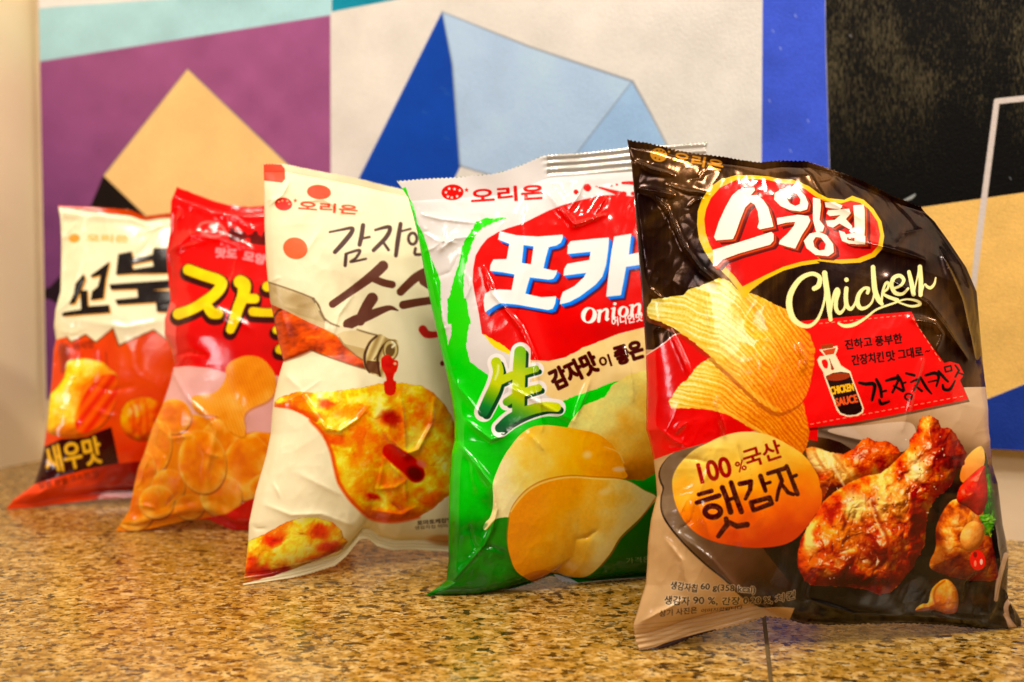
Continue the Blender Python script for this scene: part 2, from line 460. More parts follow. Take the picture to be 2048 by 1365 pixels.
CORNER = on_counter(90, 919); WR = on_counter(2048, 1083)
wd = (WR - CORNER); wd /= np.linalg.norm(wd)                   # along the back wall, to the right
wnrm = np.array([wd[1], -wd[0], 0.0])                          # out of the back wall, towards the room
if wnrm[1] > 0: wnrm = -wnrm
J0 = on_counter(1527, 1225); J1 = on_counter(1542, 1365)       # the joint in the stone
jd = (J0 - J1) / np.linalg.norm(J0 - J1)
jn = np.array([jd[1], -jd[0], 0.0]); hw = 0.0011
def wall_hit(p, d):                                            # where a line on the counter meets the back wall
    t = np.dot(CORNER - p, wnrm) / np.dot(d, wnrm); return p + d * t
jb = wall_hit(J0, jd)
FAR = 1.6
left_near = CORNER + wnrm * FAR + wd * -0.0
jn_front = J0 - jd * 1.3
right_far = CORNER + wd * 2.6; right_near = right_far + wnrm * FAR
slabL = [CORNER - wd * .3 - wnrm * .02, jb - jn * hw - wnrm * .02 * 0, jn_front - jn * hw, jn_front - np.array([1.4, 0, 0]), CORNER - wd * .3 + wnrm * FAR]
top = prism('countertop', [p[:2] for p in slabL], -0.03, 0.0, GR); tag(top, kind='structure')
slabR = [jb + jn * hw, right_far, right_near, jn_front + jn * hw]
top2 = prism('countertop', [p[:2] for p in slabR], -0.03, 0.0, GR); tag(top2, kind='structure')
gm, gnt, gb = node_mat('joint_filler'); gb.inputs['Base Color'].default_value = base_lin((90, 66, 30)); gb.inputs['Roughness'].default_value = .8
gn = gnt.nodes.new('ShaderNodeTexNoise'); gn.inputs['Scale'].default_value = 220
gr_ = gnt.nodes.new('ShaderNodeValToRGB'); gr_.color_ramp.elements[0].color = base_lin((60, 44, 20)); gr_.color_ramp.elements[1].color = base_lin((120, 92, 48))
gnt.links.new(gn.outputs[0], gr_.inputs[0]); gnt.links.new(gr_.outputs[0], gb.inputs['Base Color'])
fil = prism('joint_filler', [(jb - jn * hw)[:2], (jb + jn * hw)[:2], (jn_front + jn * hw)[:2], (jn_front - jn * hw)[:2]], -0.028, -0.0007, gm)
tag(fil, kind='structure')

PL = plaster_mat('plaster', (226, 196, 156))
w1 = prism('wall', [(CORNER - wd * .12)[:2], right_far[:2], (right_far - wnrm * .1)[:2], (CORNER - wd * .12 - wnrm * .1)[:2]], 0.0, 1.4, PL)
tag(w1, 'cream plaster wall behind the painting and the row of snack bags', 'wall')
c1 = CORNER + wnrm * .9
side0 = on_counter(0, 937); sdir = side0 - CORNER; sdir /= np.linalg.norm(sdir)
c1 = CORNER + sdir * .8
w2 = prism('wall', [CORNER[:2], c1[:2], (c1 - wd * .1)[:2], (CORNER - wd * .1)[:2]], 0.0, 1.4, plaster_mat('plaster_warm', (252, 208, 158)))
tag(w2, 'peach plaster side wall at the far left of the photo', 'wall')

# ------------------------------------------------------------------ the abstract painting on the wall
PT = 0.012
PP = CORNER + wnrm * (PT + .001)
cv = Canvas(60, -260, 2420, 1010, 1.0, (212, 200, 182), rough=.55)
def weave(X, Y, c, amp=.05, sc=.5, seed=0):
    n = fbm(X * .012, Y * .012, 4, seed) - .5; f = fbm(X * sc, Y * sc * .6, 2, seed + 1) - .5
    return np.clip(c3(c) * (1 + n[..., None] * amp * 2.4 + f[..., None] * amp), 0, 1)
W = lambda c, amp=.06, seed=0: (lambda X, Y: weave(X, Y, c, amp, .5, seed))
cv.poly([(60, -260), (2420, -260), (2420, 1010), (60, 1010)], W((214, 203, 186), .05, 1))
cv.poly([(60, 130), (662, 31), (664, -80), (60, -60)], W((163, 200, 198), .06, 2))
cv.poly([(60, 20), (110, 14), (330, -1), (662, -30), (662, -260), (60, -260)], W((224, 214, 202), .05, 2))
cv.poly([(664, 24), (800, -2), (1100, -60), (1100, -200), (664, -200)], W((0, 130, 148), .06, 2))
cv.poly([(60, 127), (661, 31), (663, 1010), (60, 1010)], lambda X, Y: mixc((150, 82, 120), (108, 60, 102), np.clip(sm(100, 900, Y + (300 - X) * .8), 0, 1)) * (1 + (fbm(X * .02, Y * .02, 4, 3) - .5)[..., None] * .14))
cv.poly([(208, 350), (170, 440), (150, 560), (420, 560), (300, 440)], W((38, 32, 26)))
cv.poly([(60, 590), (100, 575), (128, 545), (135, 620), (100, 600)], W((45, 34, 36)))
cv.poly([(375, 138), (600, 352), (700, 450), (661, 520), (430, 560), (290, 432), (207, 352)], W((236, 188, 118), .05, 4))
cv.poly([(884, 25), (908, 130), (921, 333), (880, 420), (690, 420), (718, 358)], W((22, 68, 152), .07, 5))
cv.poly([(884, 23), (1060, 95), (1265, 163), (1300, 225), (1342, 310), (1360, 420), (1100, 420), (985, 352), (919, 332), (904, 130)], W((168, 188, 206), .05, 6))
cv.poly([(1265, 165), (1342, 310), (1360, 420), (1120, 350)], W((150, 178, 204), .05, 6))
for q in ([(884, 24, 1.2), (1060, 94, 2), (1265, 163, 2.5), (1300, 225, 1.8), (1345, 312, 1.4)], [(1262, 166, 1.2), (1150, 312, 1.2)], [(919, 332, 2), (985, 352, 2)], [(884, 25, 1.2), (905, 130, 1.6), (920, 333, 1.6)], [(208, 350, 1.5), (375, 138, 1.5), (600, 352, 2)]):
    cv.stroke(q, (96, 98, 102), smooth=False, soft=3, alpha=.5)
cv.poly([(1528, -260), (1648, -260), (1652, 100), (1662, 420), (1662, 1010), (1520, 1010), (1524, 300)], W((66, 86, 188), .10, 7))
def blackp(X, Y):
    n = fbm(X * .012, Y * .006, 4, 3); f = fbm(X * .6, Y * .14, 2, 5); gsp = fbm(X * .25, Y * .25, 2, 2)
    k = sm(.50, .85, n * .55 + f * .5 + .04) * (1 - sm(120, 420, Y)) * .8 + .12 * sm(.5, .8, f)  # brown sheen towards the top, a reflection painted into the black
    return mixc((27, 25, 17), (92, 80, 55), np.clip(k * .9, 0, 1))
cv.poly([(1649, -260), (2420, -260), (2420, 330), (2048, 386), (1840, 416), (1600, 455), (1663, 420), (1653, 100)], blackp)
cv.poly([(1640, 452), (1840, 416), (2048, 386), (2420, 330), (2420, 660), (2048, 770), (1968, 803), (1640, 900)], lambda X, Y: weave(X, Y, (232, 182, 96), .08, .4, 2))
cv.poly([(1640, 900), (1968, 803), (2048, 771), (2420, 660), (2420, 1010), (1640, 1010)], W((44, 62, 136), .08, 3))
cv.stroke([(2420, 158, 6), (1994, 203, 6), (1958, 480, 6.5), (1940, 640, 5)], (205, 188, 172), smooth=False, soft=1.5)
cv.stroke([(1808, 402, 2), (1822, 396, 3.5), (1830, 390, 2)], (150, 150, 140), soft=2)  # small whitish glint painted on the black
for (x_, y_) in ((1545, 60), (1560, 95), (1590, 30), (1615, 240), (1538, 200), (1580, 300), (2020, 355), (1700, 70)):
    cv.stroke([(x_, y_, 1.2), (x_ + 3, y_ + 5, .8)], (205, 205, 220), soft=1.5, alpha=.5)
for i in range(26):
    x_ = 700 + random.Random(i).random() * 800; y_ = random.Random(i + 50).random() * 300
    cv.stroke([(x_, y_, .6), (x_ + 9, y_ + 5, .5)], (188, 176, 156), soft=2, alpha=.35)
EPB = on_plane(np.array([93.0, 2048.0]), np.array([797.0, 905.0]), PP, wnrm)
zb = float(EPB[:, 2].mean()); x_start = float(np.dot(EPB[0] - PP, wd)); x_start = max(x_start, 0.002)
PLEN, PHI = 1.15, 0.46
TW, TH = 2600, 1100
uu = np.linspace(x_start, x_start + PLEN, TW); vv = np.linspace(zb, zb + PHI, TH)
U, V_ = np.meshgrid(uu, vv)
P3 = PP + U[..., None] * wd + V_[..., None] * np.array([0, 0, 1.0])
qx, qy = project(P3)
S = cv.sample(qx, qy)
imP = make_image('painting_colours', to_base(S[..., :3]))
pm, pnt, pb = node_mat('painted_canvas')
ti = pnt.nodes.new('ShaderNodeTexImage'); ti.image = imP; ti.extension = 'EXTEND'
pnt.links.new(ti.outputs[0], pb.inputs['Base Color']); pb.inputs['Roughness'].default_value = .5; pb.inputs['Specular IOR Level'].default_value = .12
ptc = pnt.nodes.new('ShaderNodeTexCoord')
pmap = pnt.nodes.new('ShaderNodeMapping'); pmap.inputs['Scale'].default_value = (1, 1, 1); pnt.links.new(ptc.outputs['Object'], pmap.inputs[0])
pn = pnt.nodes.new('ShaderNodeTexNoise'); pn.inputs['Scale'].default_value = 520; pn.inputs['Detail'].default_value = 2; pnt.links.new(pmap.outputs[0], pn.inputs['Vector'])
pn2 = pnt.nodes.new('ShaderNodeTexNoise'); pn2.inputs['Scale'].default_value = 45; pn2.inputs['Detail'].default_value = 5; pnt.links.new(pmap.outputs[0], pn2.inputs['Vector'])
pa = pnt.nodes.new('ShaderNodeMath'); pa.operation = 'ADD'; pnt.links.new(pn.outputs[0], pa.inputs[0]); pnt.links.new(pn2.outputs[0], pa.inputs[1])
pbp = pnt.nodes.new('ShaderNodeBump'); pbp.inputs['Strength'].default_value = .55; pbp.inputs['Distance'].default_value = .0005
pnt.links.new(pa.outputs[0], pbp.inputs['Height']); pnt.links.new(pbp.outputs[0], pb.inputs['Normal'])
ZZ = np.array([0, 0, 1.0]); Q0 = PP + x_start * wd + zb * ZZ
V = [Q0, Q0 + PLEN * wd, Q0 + PLEN * wd + PHI * ZZ, Q0 + PHI * ZZ]
V = V + [v - wnrm * PT for v in V]
F = [(0, 1, 2, 3), (7, 6, 5, 4), (0, 4, 5, 1), (1, 5, 6, 2), (2, 6, 7, 3), (3, 7, 4, 0)]
pnt_o = box_mesh('painting', V, F, pm, uvs=[(0, 0), (1, 0), (1, 1), (0, 1)] * 2)
tag(pnt_o, 'large abstract painting of blue, purple, tan and black facets behind the snack bags', 'painting')
del cv, S

# ------------------------------------------------------------------ snack bags
def polyline(P, n):
    P = np.asarray(P, float); d = np.r_[0, np.cumsum(np.hypot(*np.diff(P, axis=0).T))]; d /= d[-1]
    return np.stack([np.interp(n, d, P[:, 0]), np.interp(n, d, P[:, 1])], 1)
def seg_dist(PX, PY, line):
    D = np.full(PX.shape, 1e4); T = np.zeros(PX.shape)
    L = len(line) - 1
    for i in range(L):
        a = np.array(line[i], float); b = np.array(line[i + 1], float); d = b - a
        t = np.clip(((PX - a[0]) * d[0] + (PY - a[1]) * d[1]) / (d @ d), 0, 1)
        q = np.hypot(PX - a[0] - t * d[0], PY - a[1] - t * d[1])
        m = q < D; D = np.where(m, q, D); T = np.where(m, (i + t) / L, T)
    return D, T

def snack_bag(label, A, B, lean, Lp, Rp, Tp, Bp, thick, cv, creases, back, seal_b, seal_t, crum=1.0, seed=0, ribs_b=(0, 1), ribs_t=(0, 1),
              res=(260, 360), tex=(1000, 1300), seal_cols=None, matte=False, lobes=(), bias=.35):
    a = on_counter(*A); b = on_counter(*B)
    e = (b - a) / np.linalg.norm(b - a)
    n0 = np.array([e[1], -e[0], 0.0])
    if n0[1] > 0: n0 = -n0
    th = math.radians(lean)
    nrm = n0 * math.cos(th) + np.array([0, 0, math.sin(th)])
    ns, nt = res
    uq = np.linspace(0, 1, ns + 1); s_ = .45 * uq + .55 * (1 - np.cos(np.pi * uq)) / 2
    tq = np.linspace(0, 1, nt + 1); t_ = .8 * tq + .2 * (1 - np.cos(np.pi * tq)) / 2
    # put rows exactly on the seal limits
    r1 = int(np.argmin(abs(t_ - seal_b))); r2 = int(np.argmin(abs(t_ - (1 - seal_t)))); t_[r1] = seal_b; t_[r2] = 1 - seal_t
    Lc = polyline(Lp, t_); Rc = polyline(Rp, t_)
    def patch(s_):
        Tc = polyline(Tp, s_); Bc = polyline(Bp, s_)
        S2, T2 = s_[None, :, None], t_[:, None, None]
        return ((1 - S2) * Lc[:, None] + S2 * Rc[:, None] + (1 - T2) * Bc[None] + T2 * Tc[None]
                - ((1 - S2) * (1 - T2) * Lc[0] + S2 * (1 - T2) * Rc[0] + (1 - S2) * T2 * Lc[-1] + S2 * T2 * Rc[-1]))
    def shape(s_, front):
        P = patch(s_)
        Sg, Tg = np.meshgrid(s_, t_)
        base = on_plane(P[..., 0], P[..., 1], a, nrm)
        g = np.clip(4 * Sg * (1 - Sg), 0, 1)
        sbe = seal_b * (1 - sm(ribs_b[1] - .05, ribs_b[1] + .10, Sg)) + .002 if ribs_b[1] < 1 else seal_b
        tt = np.clip((Tg - sbe) / (1 - sbe - seal_t), 0, 1)
        h = np.sin(np.pi * tt ** .85) ** .62 * (1.1 - bias * tt)
        body = thick * 1.12 * g ** .50 * h
        for (lx, ly, lr, la) in lobes:
            body = body + la * np.exp(-(((P[..., 0] - lx) / lr) ** 2 + ((P[..., 1] - ly) / lr) ** 2)) * g ** .5
        if not front: body = body * .75
        return P, Sg, Tg, base, g, tt, body
    P, Sg, Tg, base, g, tt, body = shape(s_, True)
    smooth3 = base + nrm * body[..., None]
    qx, qy = project(smooth3)
    # wrinkles of the film
    edge = np.clip(1 - 2.2 * np.minimum(Sg, 1 - Sg), .25, 1); sealw = np.exp(-tt / .10) + np.exp(-(1 - tt) / .10)
    PX, PY = qx, qy
    low = (fbm(PX / 230, PY / 260, 2, seed, .35) - .5) * .009
    patchy = .15 + .85 * sm(.46, .66, fbm(PX / 170, PY / 170, 2, seed + 6))
    midn = (ridged(PX / 95 + fbm(PX / 120, PY / 120, 2, seed + 3) * 1.5, PY / 120, 2, seed + 1) - .45) * .0022 * (.3 + edge * .7) * patchy
    fine = (ridged(PX / 36 + PY / 90, PY / 46, 2, seed + 2) - .45) * .0008 * (.1 + edge + .7 * sealw) * patchy
    pleat = (fbm(Sg * 13 + (fbm(PX / 90, PY / 90, 2, 5)) * 1.2, tt * 2, 3, seed + 4) - .5) * .0034 * sealw
    w = crum * (low + midn + fine + pleat)
    rc = random.Random(seed * 7 + 1); small = []
    for i in range(int(26 * crum)):                            # short kinks of the film near the folds and seals
        sx = rc.random() ** 3 * .32; sy = rc.random()
        if rc.random() < .35: sx = rc.random() * .9; sy = .9 + rc.random() * .08 if rc.random() < .5 else .05 + rc.random() * .1
        i0 = int(np.argmin(abs(s_ - sx))); j0 = int(np.argmin(abs(t_ - sy))); x0_, y0_ = PX[j0, i0], PY[j0, i0]
        an = rc.random() * 2 * math.pi; ln = 14 + rc.random() * 34; pts_ = [(x0_, y0_)]
        for k in range(2):
            an += rc.uniform(-.9, .9); pts_.append((pts_[-1][0] + ln * math.cos(an), pts_[-1][1] + ln * math.sin(an)))
        small.append((pts_, rc.uniform(.0008, .0018) * rc.choice([1, 1, -1]), rc.uniform(2.5, 4.5)))
    for (line, amp, wid) in list(creases) + small:
        D, T = seg_dist(PX, PY, line)
        w = w + amp * np.exp(-D / wid) * np.sin(np.pi * np.clip(T * .9 + .05, 0, 1)) ** .5
    hold = sm(0, .10, g) * sm(0.0, .05, tt) * sm(0.0, .035, 1 - tt)
    disp = body + w * hold
    # crimp ribs on the seals, a gentle wave along them, a slight forward curl
    ss = np.arange(len(s_))
    in_b = Tg < seal_b; in_t = Tg > 1 - seal_t
    rib = np.where(in_b, np.sin(Tg / seal_b * np.pi * 7), 0) + np.where(in_t, np.sin((1 - Tg) / max(seal_t, 1e-3) * np.pi * 7), 0)
    rib = rib * np.where(in_b, sm(ribs_b[0] - .04, ribs_b[0], Sg) * (1 - sm(ribs_b[1] - .06, ribs_b[1] + .02, Sg)), sm(ribs_t[0] - .02, ribs_t[0], Sg))
    wave = (fbm(Sg * 5, Sg * 0 + seed, 2, seed) - .5) * .006 * (np.where(in_b, 1 - Tg / seal_b, 0) + np.where(in_t, 1 - (1 - Tg) / max(seal_t, 1e-3), 0))
    flat = rib * .00035 + wave
    # serrated cut edge
    ser = (2 * np.abs((s_ * 75) % 1 - .5) - .5) * .0011
    upv = np.cross(e, nrm); upv = upv if upv[2] > 0 else -upv
    front = base + nrm * (disp + flat)[..., None]
    front[-1] += upv * ser[:, None]; front[0] += upv * (ser * .8)[:, None]
    nb = 60; sb = np.linspace(0, 1, nb + 1)
    Pb, Sb, Tb, baseb, gb_, ttb, bodyb = shape(sb, False)
    wb = (fbm(Pb[..., 0] / 150, Pb[..., 1] / 190, 3, seed + 5) - .5) * .008 * sm(0, .1, gb_) * sm(0, .04, ttb) * sm(0, .04, 1 - ttb)
    backp = baseb - nrm * (bodyb + wb)[..., None]
    # both films meet at the side folds and at the seals
    for Q in (0, -1):
        backp[:, Q] = front[:, Q]
    fl = np.empty(Sb.shape)
    for i in range(len(t_)): fl[i] = np.interp(sb, s_, flat[i])
    backp = backp + nrm * (fl * ((Tb <= seal_b) | (Tb >= 1 - seal_t)))[..., None] * (sm(0, .02, gb_))[..., None] - nrm * .0004 * sm(0, .02, gb_)[..., None]
    serb = np.interp(sb, s_, ser); backp[-1] += upv * serb[:, None]; backp[0] += upv * (serb * .8)[:, None]
    zmin = np.minimum(front[..., 2], 1e3)
    front[..., 2] = np.maximum(front[..., 2], .0006); backp[..., 2] = np.maximum(backp[..., 2], .0004)
    qx, qy = project(front)
    # print: each texel of the film takes the artwork
    tw, thh = tex
    su = (np.arange(tw) + .5) / tw; tv = (np.arange(thh) + .5) / thh
    si = np.clip(np.searchsorted(s_, su) - 1, 0, ns - 1); sf = (su - s_[si]) / (s_[si + 1] - s_[si])
    tj = np.clip(np.searchsorted(t_, tv) - 1, 0, nt - 1); tf = (tv - t_[tj]) / (t_[tj + 1] - t_[tj])
    def gi(Z):
        r = Z[:, si] * (1 - sf) + Z[:, si + 1] * sf
        return r[tj] * (1 - tf)[:, None] + r[tj + 1] * tf[:, None]
    Sm = cv.sample(gi(qx), gi(qy))
    im = make_image('film_print', to_base(Sm[..., :3]))
    mk = make_image('film_gloss', np.stack([Sm[..., 3], Sm[..., 4], Sm[..., 3] * 0], -1), colour=False)
    m, ntr, bs = node_mat('printed_film'); N = ntr.nodes; L = ntr.links
    t1 = N.new('ShaderNodeTexImage'); t1.image = im; t1.extension = 'EXTEND'; t2 = N.new('ShaderNodeTexImage'); t2.image = mk; t2.extension = 'EXTEND'
    sp = N.new('ShaderNodeSeparateColor'); L.new(t1.outputs[0], bs.inputs['Base Color']); L.new(t2.outputs[0], sp.inputs[0])
    rs = N.new('ShaderNodeMath'); rs.operation = 'MULTIPLY'; rs.inputs[1].default_value = 1.0 if matte else .62; L.new(sp.outputs[0], rs.inputs[0]); L.new(rs.outputs[0], bs.inputs['Roughness']); L.new(sp.outputs[1], bs.inputs['Metallic'])
    bs.inputs['Specular IOR Level'].default_value = .42
    tcc = N.new('ShaderNodeTexCoord'); nn = N.new('ShaderNodeTexNoise'); nn.inputs['Scale'].default_value = 260; nn.inputs['Detail'].default_value = 3
    L.new(tcc.outputs['Object'], nn.inputs['Vector'])
    bp = N.new('ShaderNodeBump'); bp.inputs['Strength'].default_value = .18; bp.inputs['Distance'].default_value = .0003
    L.new(nn.outputs[0], bp.inputs['Height']); L.new(bp.outputs[0], bs.inputs['Normal'])
    mb, ntb, bb = node_mat('film_back'); bb.inputs['Base Color'].default_value = base_lin(back); bb.inputs['Roughness'].default_value = .35
    nb2 = ntb.nodes.new('ShaderNodeTexNoise'); nb2.inputs['Scale'].default_value = 30
    rb2 = ntb.nodes.new('ShaderNodeMapRange'); rb2.inputs['To Min'].default_value = .25; rb2.inputs['To Max'].default_value = .45
    ntb.links.new(nb2.outputs[0], rb2.inputs[0]); ntb.links.new(rb2.outputs[0], bb.inputs['Roughness'])
    root = bpy.data.objects.new('snack_bag', None); scene.collection.objects.link(root)
    mid = (a + b) / 2; root.location = mid; root.empty_display_size = .05
    tag(root, label, 'snack bag', 'snack bags standing in a row')
    def part(name, ra, rb):
        nr = rb - ra + 1; nc = ns + 1; ncb = nb + 1
        Vf = front[ra:rb + 1].reshape(-1, 3); Vb = backp[ra:rb + 1, 1:-1].reshape(-1, 3)
        Vv = np.concatenate([Vf, Vb]) - mid
        I = np.arange(nr * nc).reshape(nr, nc)
        Ib = np.empty((nr, ncb), int); Ib[:, 0] = I[:, 0]; Ib[:, -1] = I[:, -1]; Ib[:, 1:-1] = nr * nc + np.arange(nr * (ncb - 2)).reshape(nr, ncb - 2)
        qf = np.stack([I[:-1, :-1], I[:-1, 1:], I[1:, 1:], I[1:, :-1]], -1).reshape(-1, 4)
        qb = np.stack([Ib[:-1, :-1], Ib[1:, :-1], Ib[1:, 1:], Ib[:-1, 1:]], -1).reshape(-1, 4)
        F_ = np.concatenate([qf, qb]); nF = len(F_)
        me = bpy.data.meshes.new(name); me.vertices.add(len(Vv)); me.vertices.foreach_set('co', Vv.astype(np.float32).ravel())
        me.loops.add(nF * 4); me.loops.foreach_set('vertex_index', F_.astype(np.int32).ravel())
        me.polygons.add(nF); me.polygons.foreach_set('loop_start', (np.arange(nF) * 4).astype(np.int32))
        me.polygons.foreach_set('material_index', np.r_[np.zeros(len(qf)), np.ones(len(qb))].astype(np.int32))
        me.polygons.foreach_set('use_smooth', np.ones(nF, bool))
        uvf = np.stack(np.meshgrid(s_, t_[ra:rb + 1]), -1).reshape(-1, 2)
        uvb = np.stack(np.meshgrid(sb[1:-1], t_[ra:rb + 1]), -1).reshape(-1, 2)
        UVv = np.concatenate([uvf, uvb])
        uv = me.uv_layers.new(name='UVMap'); uv.data.foreach_set('uv', UVv[F_.ravel()].astype(np.float32).ravel())
        me.materials.append(m); me.materials.append(mb)
        me.update(calc_edges=True); me.validate()
        o = bpy.data.objects.new(name, me); scene.collection.objects.link(o); o.parent = root
        return o
    part('film_body', r1, r2); part('bottom_seal', 0, r1); part('top_seal', r2, nt)
    return root

# ================================================================== bag: brown chicken flavour, right end of the row
def Z5(k): return {1: (1240, 260, 3.7925), 2: (1560, 260, 3.102), 3: (1240, 540, 3.790), 4: (1580, 620, 4.876), 5: (1240, 840, 4.015), 6: (1580, 820, 3.1026), 7: (1240, 1100, 5.12)}[k]
def conv(F, pts): return [(x / F[2] + F[0], y / F[2] + F[1]) for x, y in pts]
def art_brown():
    cv = Canvas(1235, 255, 2075, 1335, 2.0, (60, 38, 18), rough=.24, metal=0.0)
    fr = lambda k: cv.fr(*Z5(k)); raw = lambda: cv.fr(0, 0, 1)
    def foil(X, Y):
        st = vn(X * .3, Y * .006, 3); n = fbm(X * .014 + Y * .008, Y * .01, 4, 2)  # lighter patches and faint streaks paint foil reflections into the brown
        return ramp(np.clip(.9 * n + .1 * st, 0, 1), [(.3, (38, 25, 10)), (.5, (58, 38, 17)), (.65, (84, 54, 26)), (.9, (110, 72, 36))])
    raw(); cv.poly([(1200, 200), (2100, 200), (2100, 1400), (1200, 1400)], foil, metal=.55, rough=.26)
    # lower right: printed plate, tan above, dark below
    def plate(X, Y):
        n = fbm(X * .012, Y * .012, 4, 1)
        t = np.clip((Y - 770) / 190 - (X - 1800) / 900 + (n - .5) * .3, 0, 1)
        return ramp(t, [(0, (206, 168, 126)), (.35, (176, 134, 92)), (.6, (120, 82, 46)), (.8, (62, 42, 20)), (1, (38, 26, 12))])
    raw(); cv.poly([(1600, 790), (1760, 790), (1935, 775), (2100, 772), (2100, 1400), (1560, 1400)], plate, metal=0, rough=.28)
    cv.poly([(1560, 850), (1650, 838), (1720, 870), (1740, 960), (1560, 980)], lambda X, Y: mixc((128, 100, 76), (84, 62, 42), sm(840, 950, Y)), smooth=True, metal=0)
    cv.stroke([(1640, 862, 4), (1720, 885, 5), (1800, 900, 6)], (60, 42, 26), soft=8, alpha=.7)
    cv.poly([(1655, 862), (1740, 850), (1820, 846), (1830, 880), (1800, 905), (1740, 885)], (214, 180, 146), smooth=True, alpha=.7)
    # lower left: cream paper colour
    cv.poly([(1200, 700), (1600, 700), (1620, 1400), (1200, 1400)], lambda X, Y: mixc((206, 164, 112), (184, 138, 84), fbm(X * .015, Y * .015, 4, 6)) , metal=0, rough=.3)
    fr(5)
    band = [(800, 120), (700, 185), (560, 230), (430, 270), (350, 350), (318, 430), (330, 500), (350, 550), (335, 620), (335, 720), (370, 810), (450, 920), (560, 1040), (700, 1170), (850, 1290), (960, 1400), (1080, 1480), (1250, 1500), (1900, 1400), (1900, 300), (1200, 120)]
    cv.poly(band, (40, 26, 12), smooth=True, metal=0, shift=(-2, 1))
    def bandc(X, Y):
        n = fbm(X * .012, Y * .012, 3, 1)
        t = np.clip((X - 1330) / 330 + (Y - 1080) / 500 + (n - .5) * .5, 0, 1)
        return ramp(t, [(0, (124, 96, 68)), (.25, (104, 76, 48)), (.5, (92, 58, 36)), (.75, (50, 32, 14)), (1, (30, 20, 9))])
    cv.poly(band, bandc, smooth=True, metal=0, shift=(1, -1))
    raw(); cv.poly([(1520, 1090), (1700, 980), (2100, 1000), (2100, 1400), (1600, 1400), (1580, 1240), (1600, 1190)], lambda X, Y: mixc((34, 23, 10), (58, 38, 20), sm(.5, .8, fbm(X * .02, Y * .03, 3, 4))), smooth=False, metal=0)
    # dark stripes on the right side fold
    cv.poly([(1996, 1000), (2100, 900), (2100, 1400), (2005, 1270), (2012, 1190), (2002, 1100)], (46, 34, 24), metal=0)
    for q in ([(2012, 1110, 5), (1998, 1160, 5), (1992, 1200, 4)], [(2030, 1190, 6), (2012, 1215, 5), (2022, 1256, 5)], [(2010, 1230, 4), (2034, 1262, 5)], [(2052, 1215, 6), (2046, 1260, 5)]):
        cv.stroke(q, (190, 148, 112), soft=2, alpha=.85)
    # red panel, left
    fr(3)
    red = lambda X, Y: mixc((232, 22, 4), (196, 10, 2), np.clip(fbm(X * .02, Y * .02, 3, 2) * 1.2 - .2, 0, 1))
    L1 = conv(Z5(3), [(100, 720), (200, 645), (330, 560), (400, 500), (460, 480), (560, 520), (900, 700), (1500, 800), (1500, 1300)]) + conv(Z5(5), [(1080, 90), (830, 140), (700, 185), (540, 230), (400, 275), (270, 322), (150, 360)])
    raw(); cv.poly(L1, red, metal=0, rough=.22); cv.stroke([(x, y, 1.2) for x, y in L1[1:5]], (240, 190, 170), smooth=True)
    # red flag, right
    fr(4); flag = [(60, 115), (600, 65), (1185, 18), (1262, 180), (1400, 380), (1505, 520), (1560, 505), (1650, 530), (1700, 630), (1660, 690), (1740, 875), (1400, 945), (1000, 1030), (600, 1105), (100, 1165)]
    cv.poly(flag, (60, 30, 14), shift=(3, 5), alpha=.6, metal=0)
    cv.poly(flag, lambda X, Y: mixc((238, 24, 6), (214, 14, 3), fbm(X * .02, Y * .02, 3, 2)), metal=0, rough=.22)
    def dashes(a, b, n):
        a = np.array(a, float); b = np.array(b, float)
        for i in range(n):
            p = a + (b - a) * (i + .15) / n; q = a + (b - a) * (i + .62) / n
            cv.stroke([(p[0], p[1], 3.6), (q[0], q[1], 3.6)], (244, 150, 110), alpha=.9)
    dashes((280, 135), (1170, 48), 15); dashes((1190, 70), (1480, 520), 8); dashes((190, 1118), (1710, 838), 24)
    # chips
    raw()
    def ridges(kx, period, light, mid, dark, edge_y):
        def f(X, Y):
            g = kx(X)
            d = (Y - g) * (1 + .0007 * (1480 - X)) + (fbm(X * .022, Y * .022, 3, 3) - .5) * 16
            ph = d / period
            s = .5 + .5 * np.sin(ph * 2 * np.pi + 1.1 * np.sin(ph * 1.7)); s = .75 * s + .25 * (.5 + .5 * np.sin(ph * 4 * np.pi + 1))
            n = fbm(X * .35, Y * .35, 2, 1)
            warm = np.clip((X - 1400) / 250 + (Y - 690) / 420 + (fbm(X * .02, Y * .02, 3, 5) - .5) * .5, 0, 1)
            C = ramp(warm, [(0, (246, 232, 140)), (.3, (248, 214, 84)), (.6, (246, 178, 46)), (1, (240, 142, 22))])
            D = ramp(warm, [(0, (214, 176, 40)), (.3, (222, 148, 14)), (.6, (214, 106, 4)), (1, (200, 78, 2))])
            am = .55 + .45 * sm(.3, .6, fbm(X * .03, Y * .03, 3, 6)) * (1 - .35 * warm)
            k = np.clip(.35 * (1 - am) + s * am + (n - .5) * .75, 0, 1)
            C = D * (1 - k[..., None]) + C * k[..., None]
            hi = sm(.86, 1, s) * (1 - warm) * .55
            return C * (1 - hi[..., None]) + c3((252, 244, 206)) * hi[..., None]
        return f
    chip2 = conv(Z5(3), [(370, 1000), (400, 950), (440, 890), (520, 820), (560, 760), (610, 710), (690, 665), (760, 720), (900, 860), (1050, 1000), (1170, 1080), (1310, 1050), (1390, 1000), (1415, 1120), (1440, 1230), (1420, 1330), (1385, 1400), (1310, 1370), (1227, 1326), (1120, 1270), (1019, 1222), (930, 1160), (820, 1100), (700, 1065), (560, 1050), (390, 1050)])
    k2 = lambda X: 740 + np.interp(X, [1330, 1440, 1520, 1620], [0, 18, 75, 190])
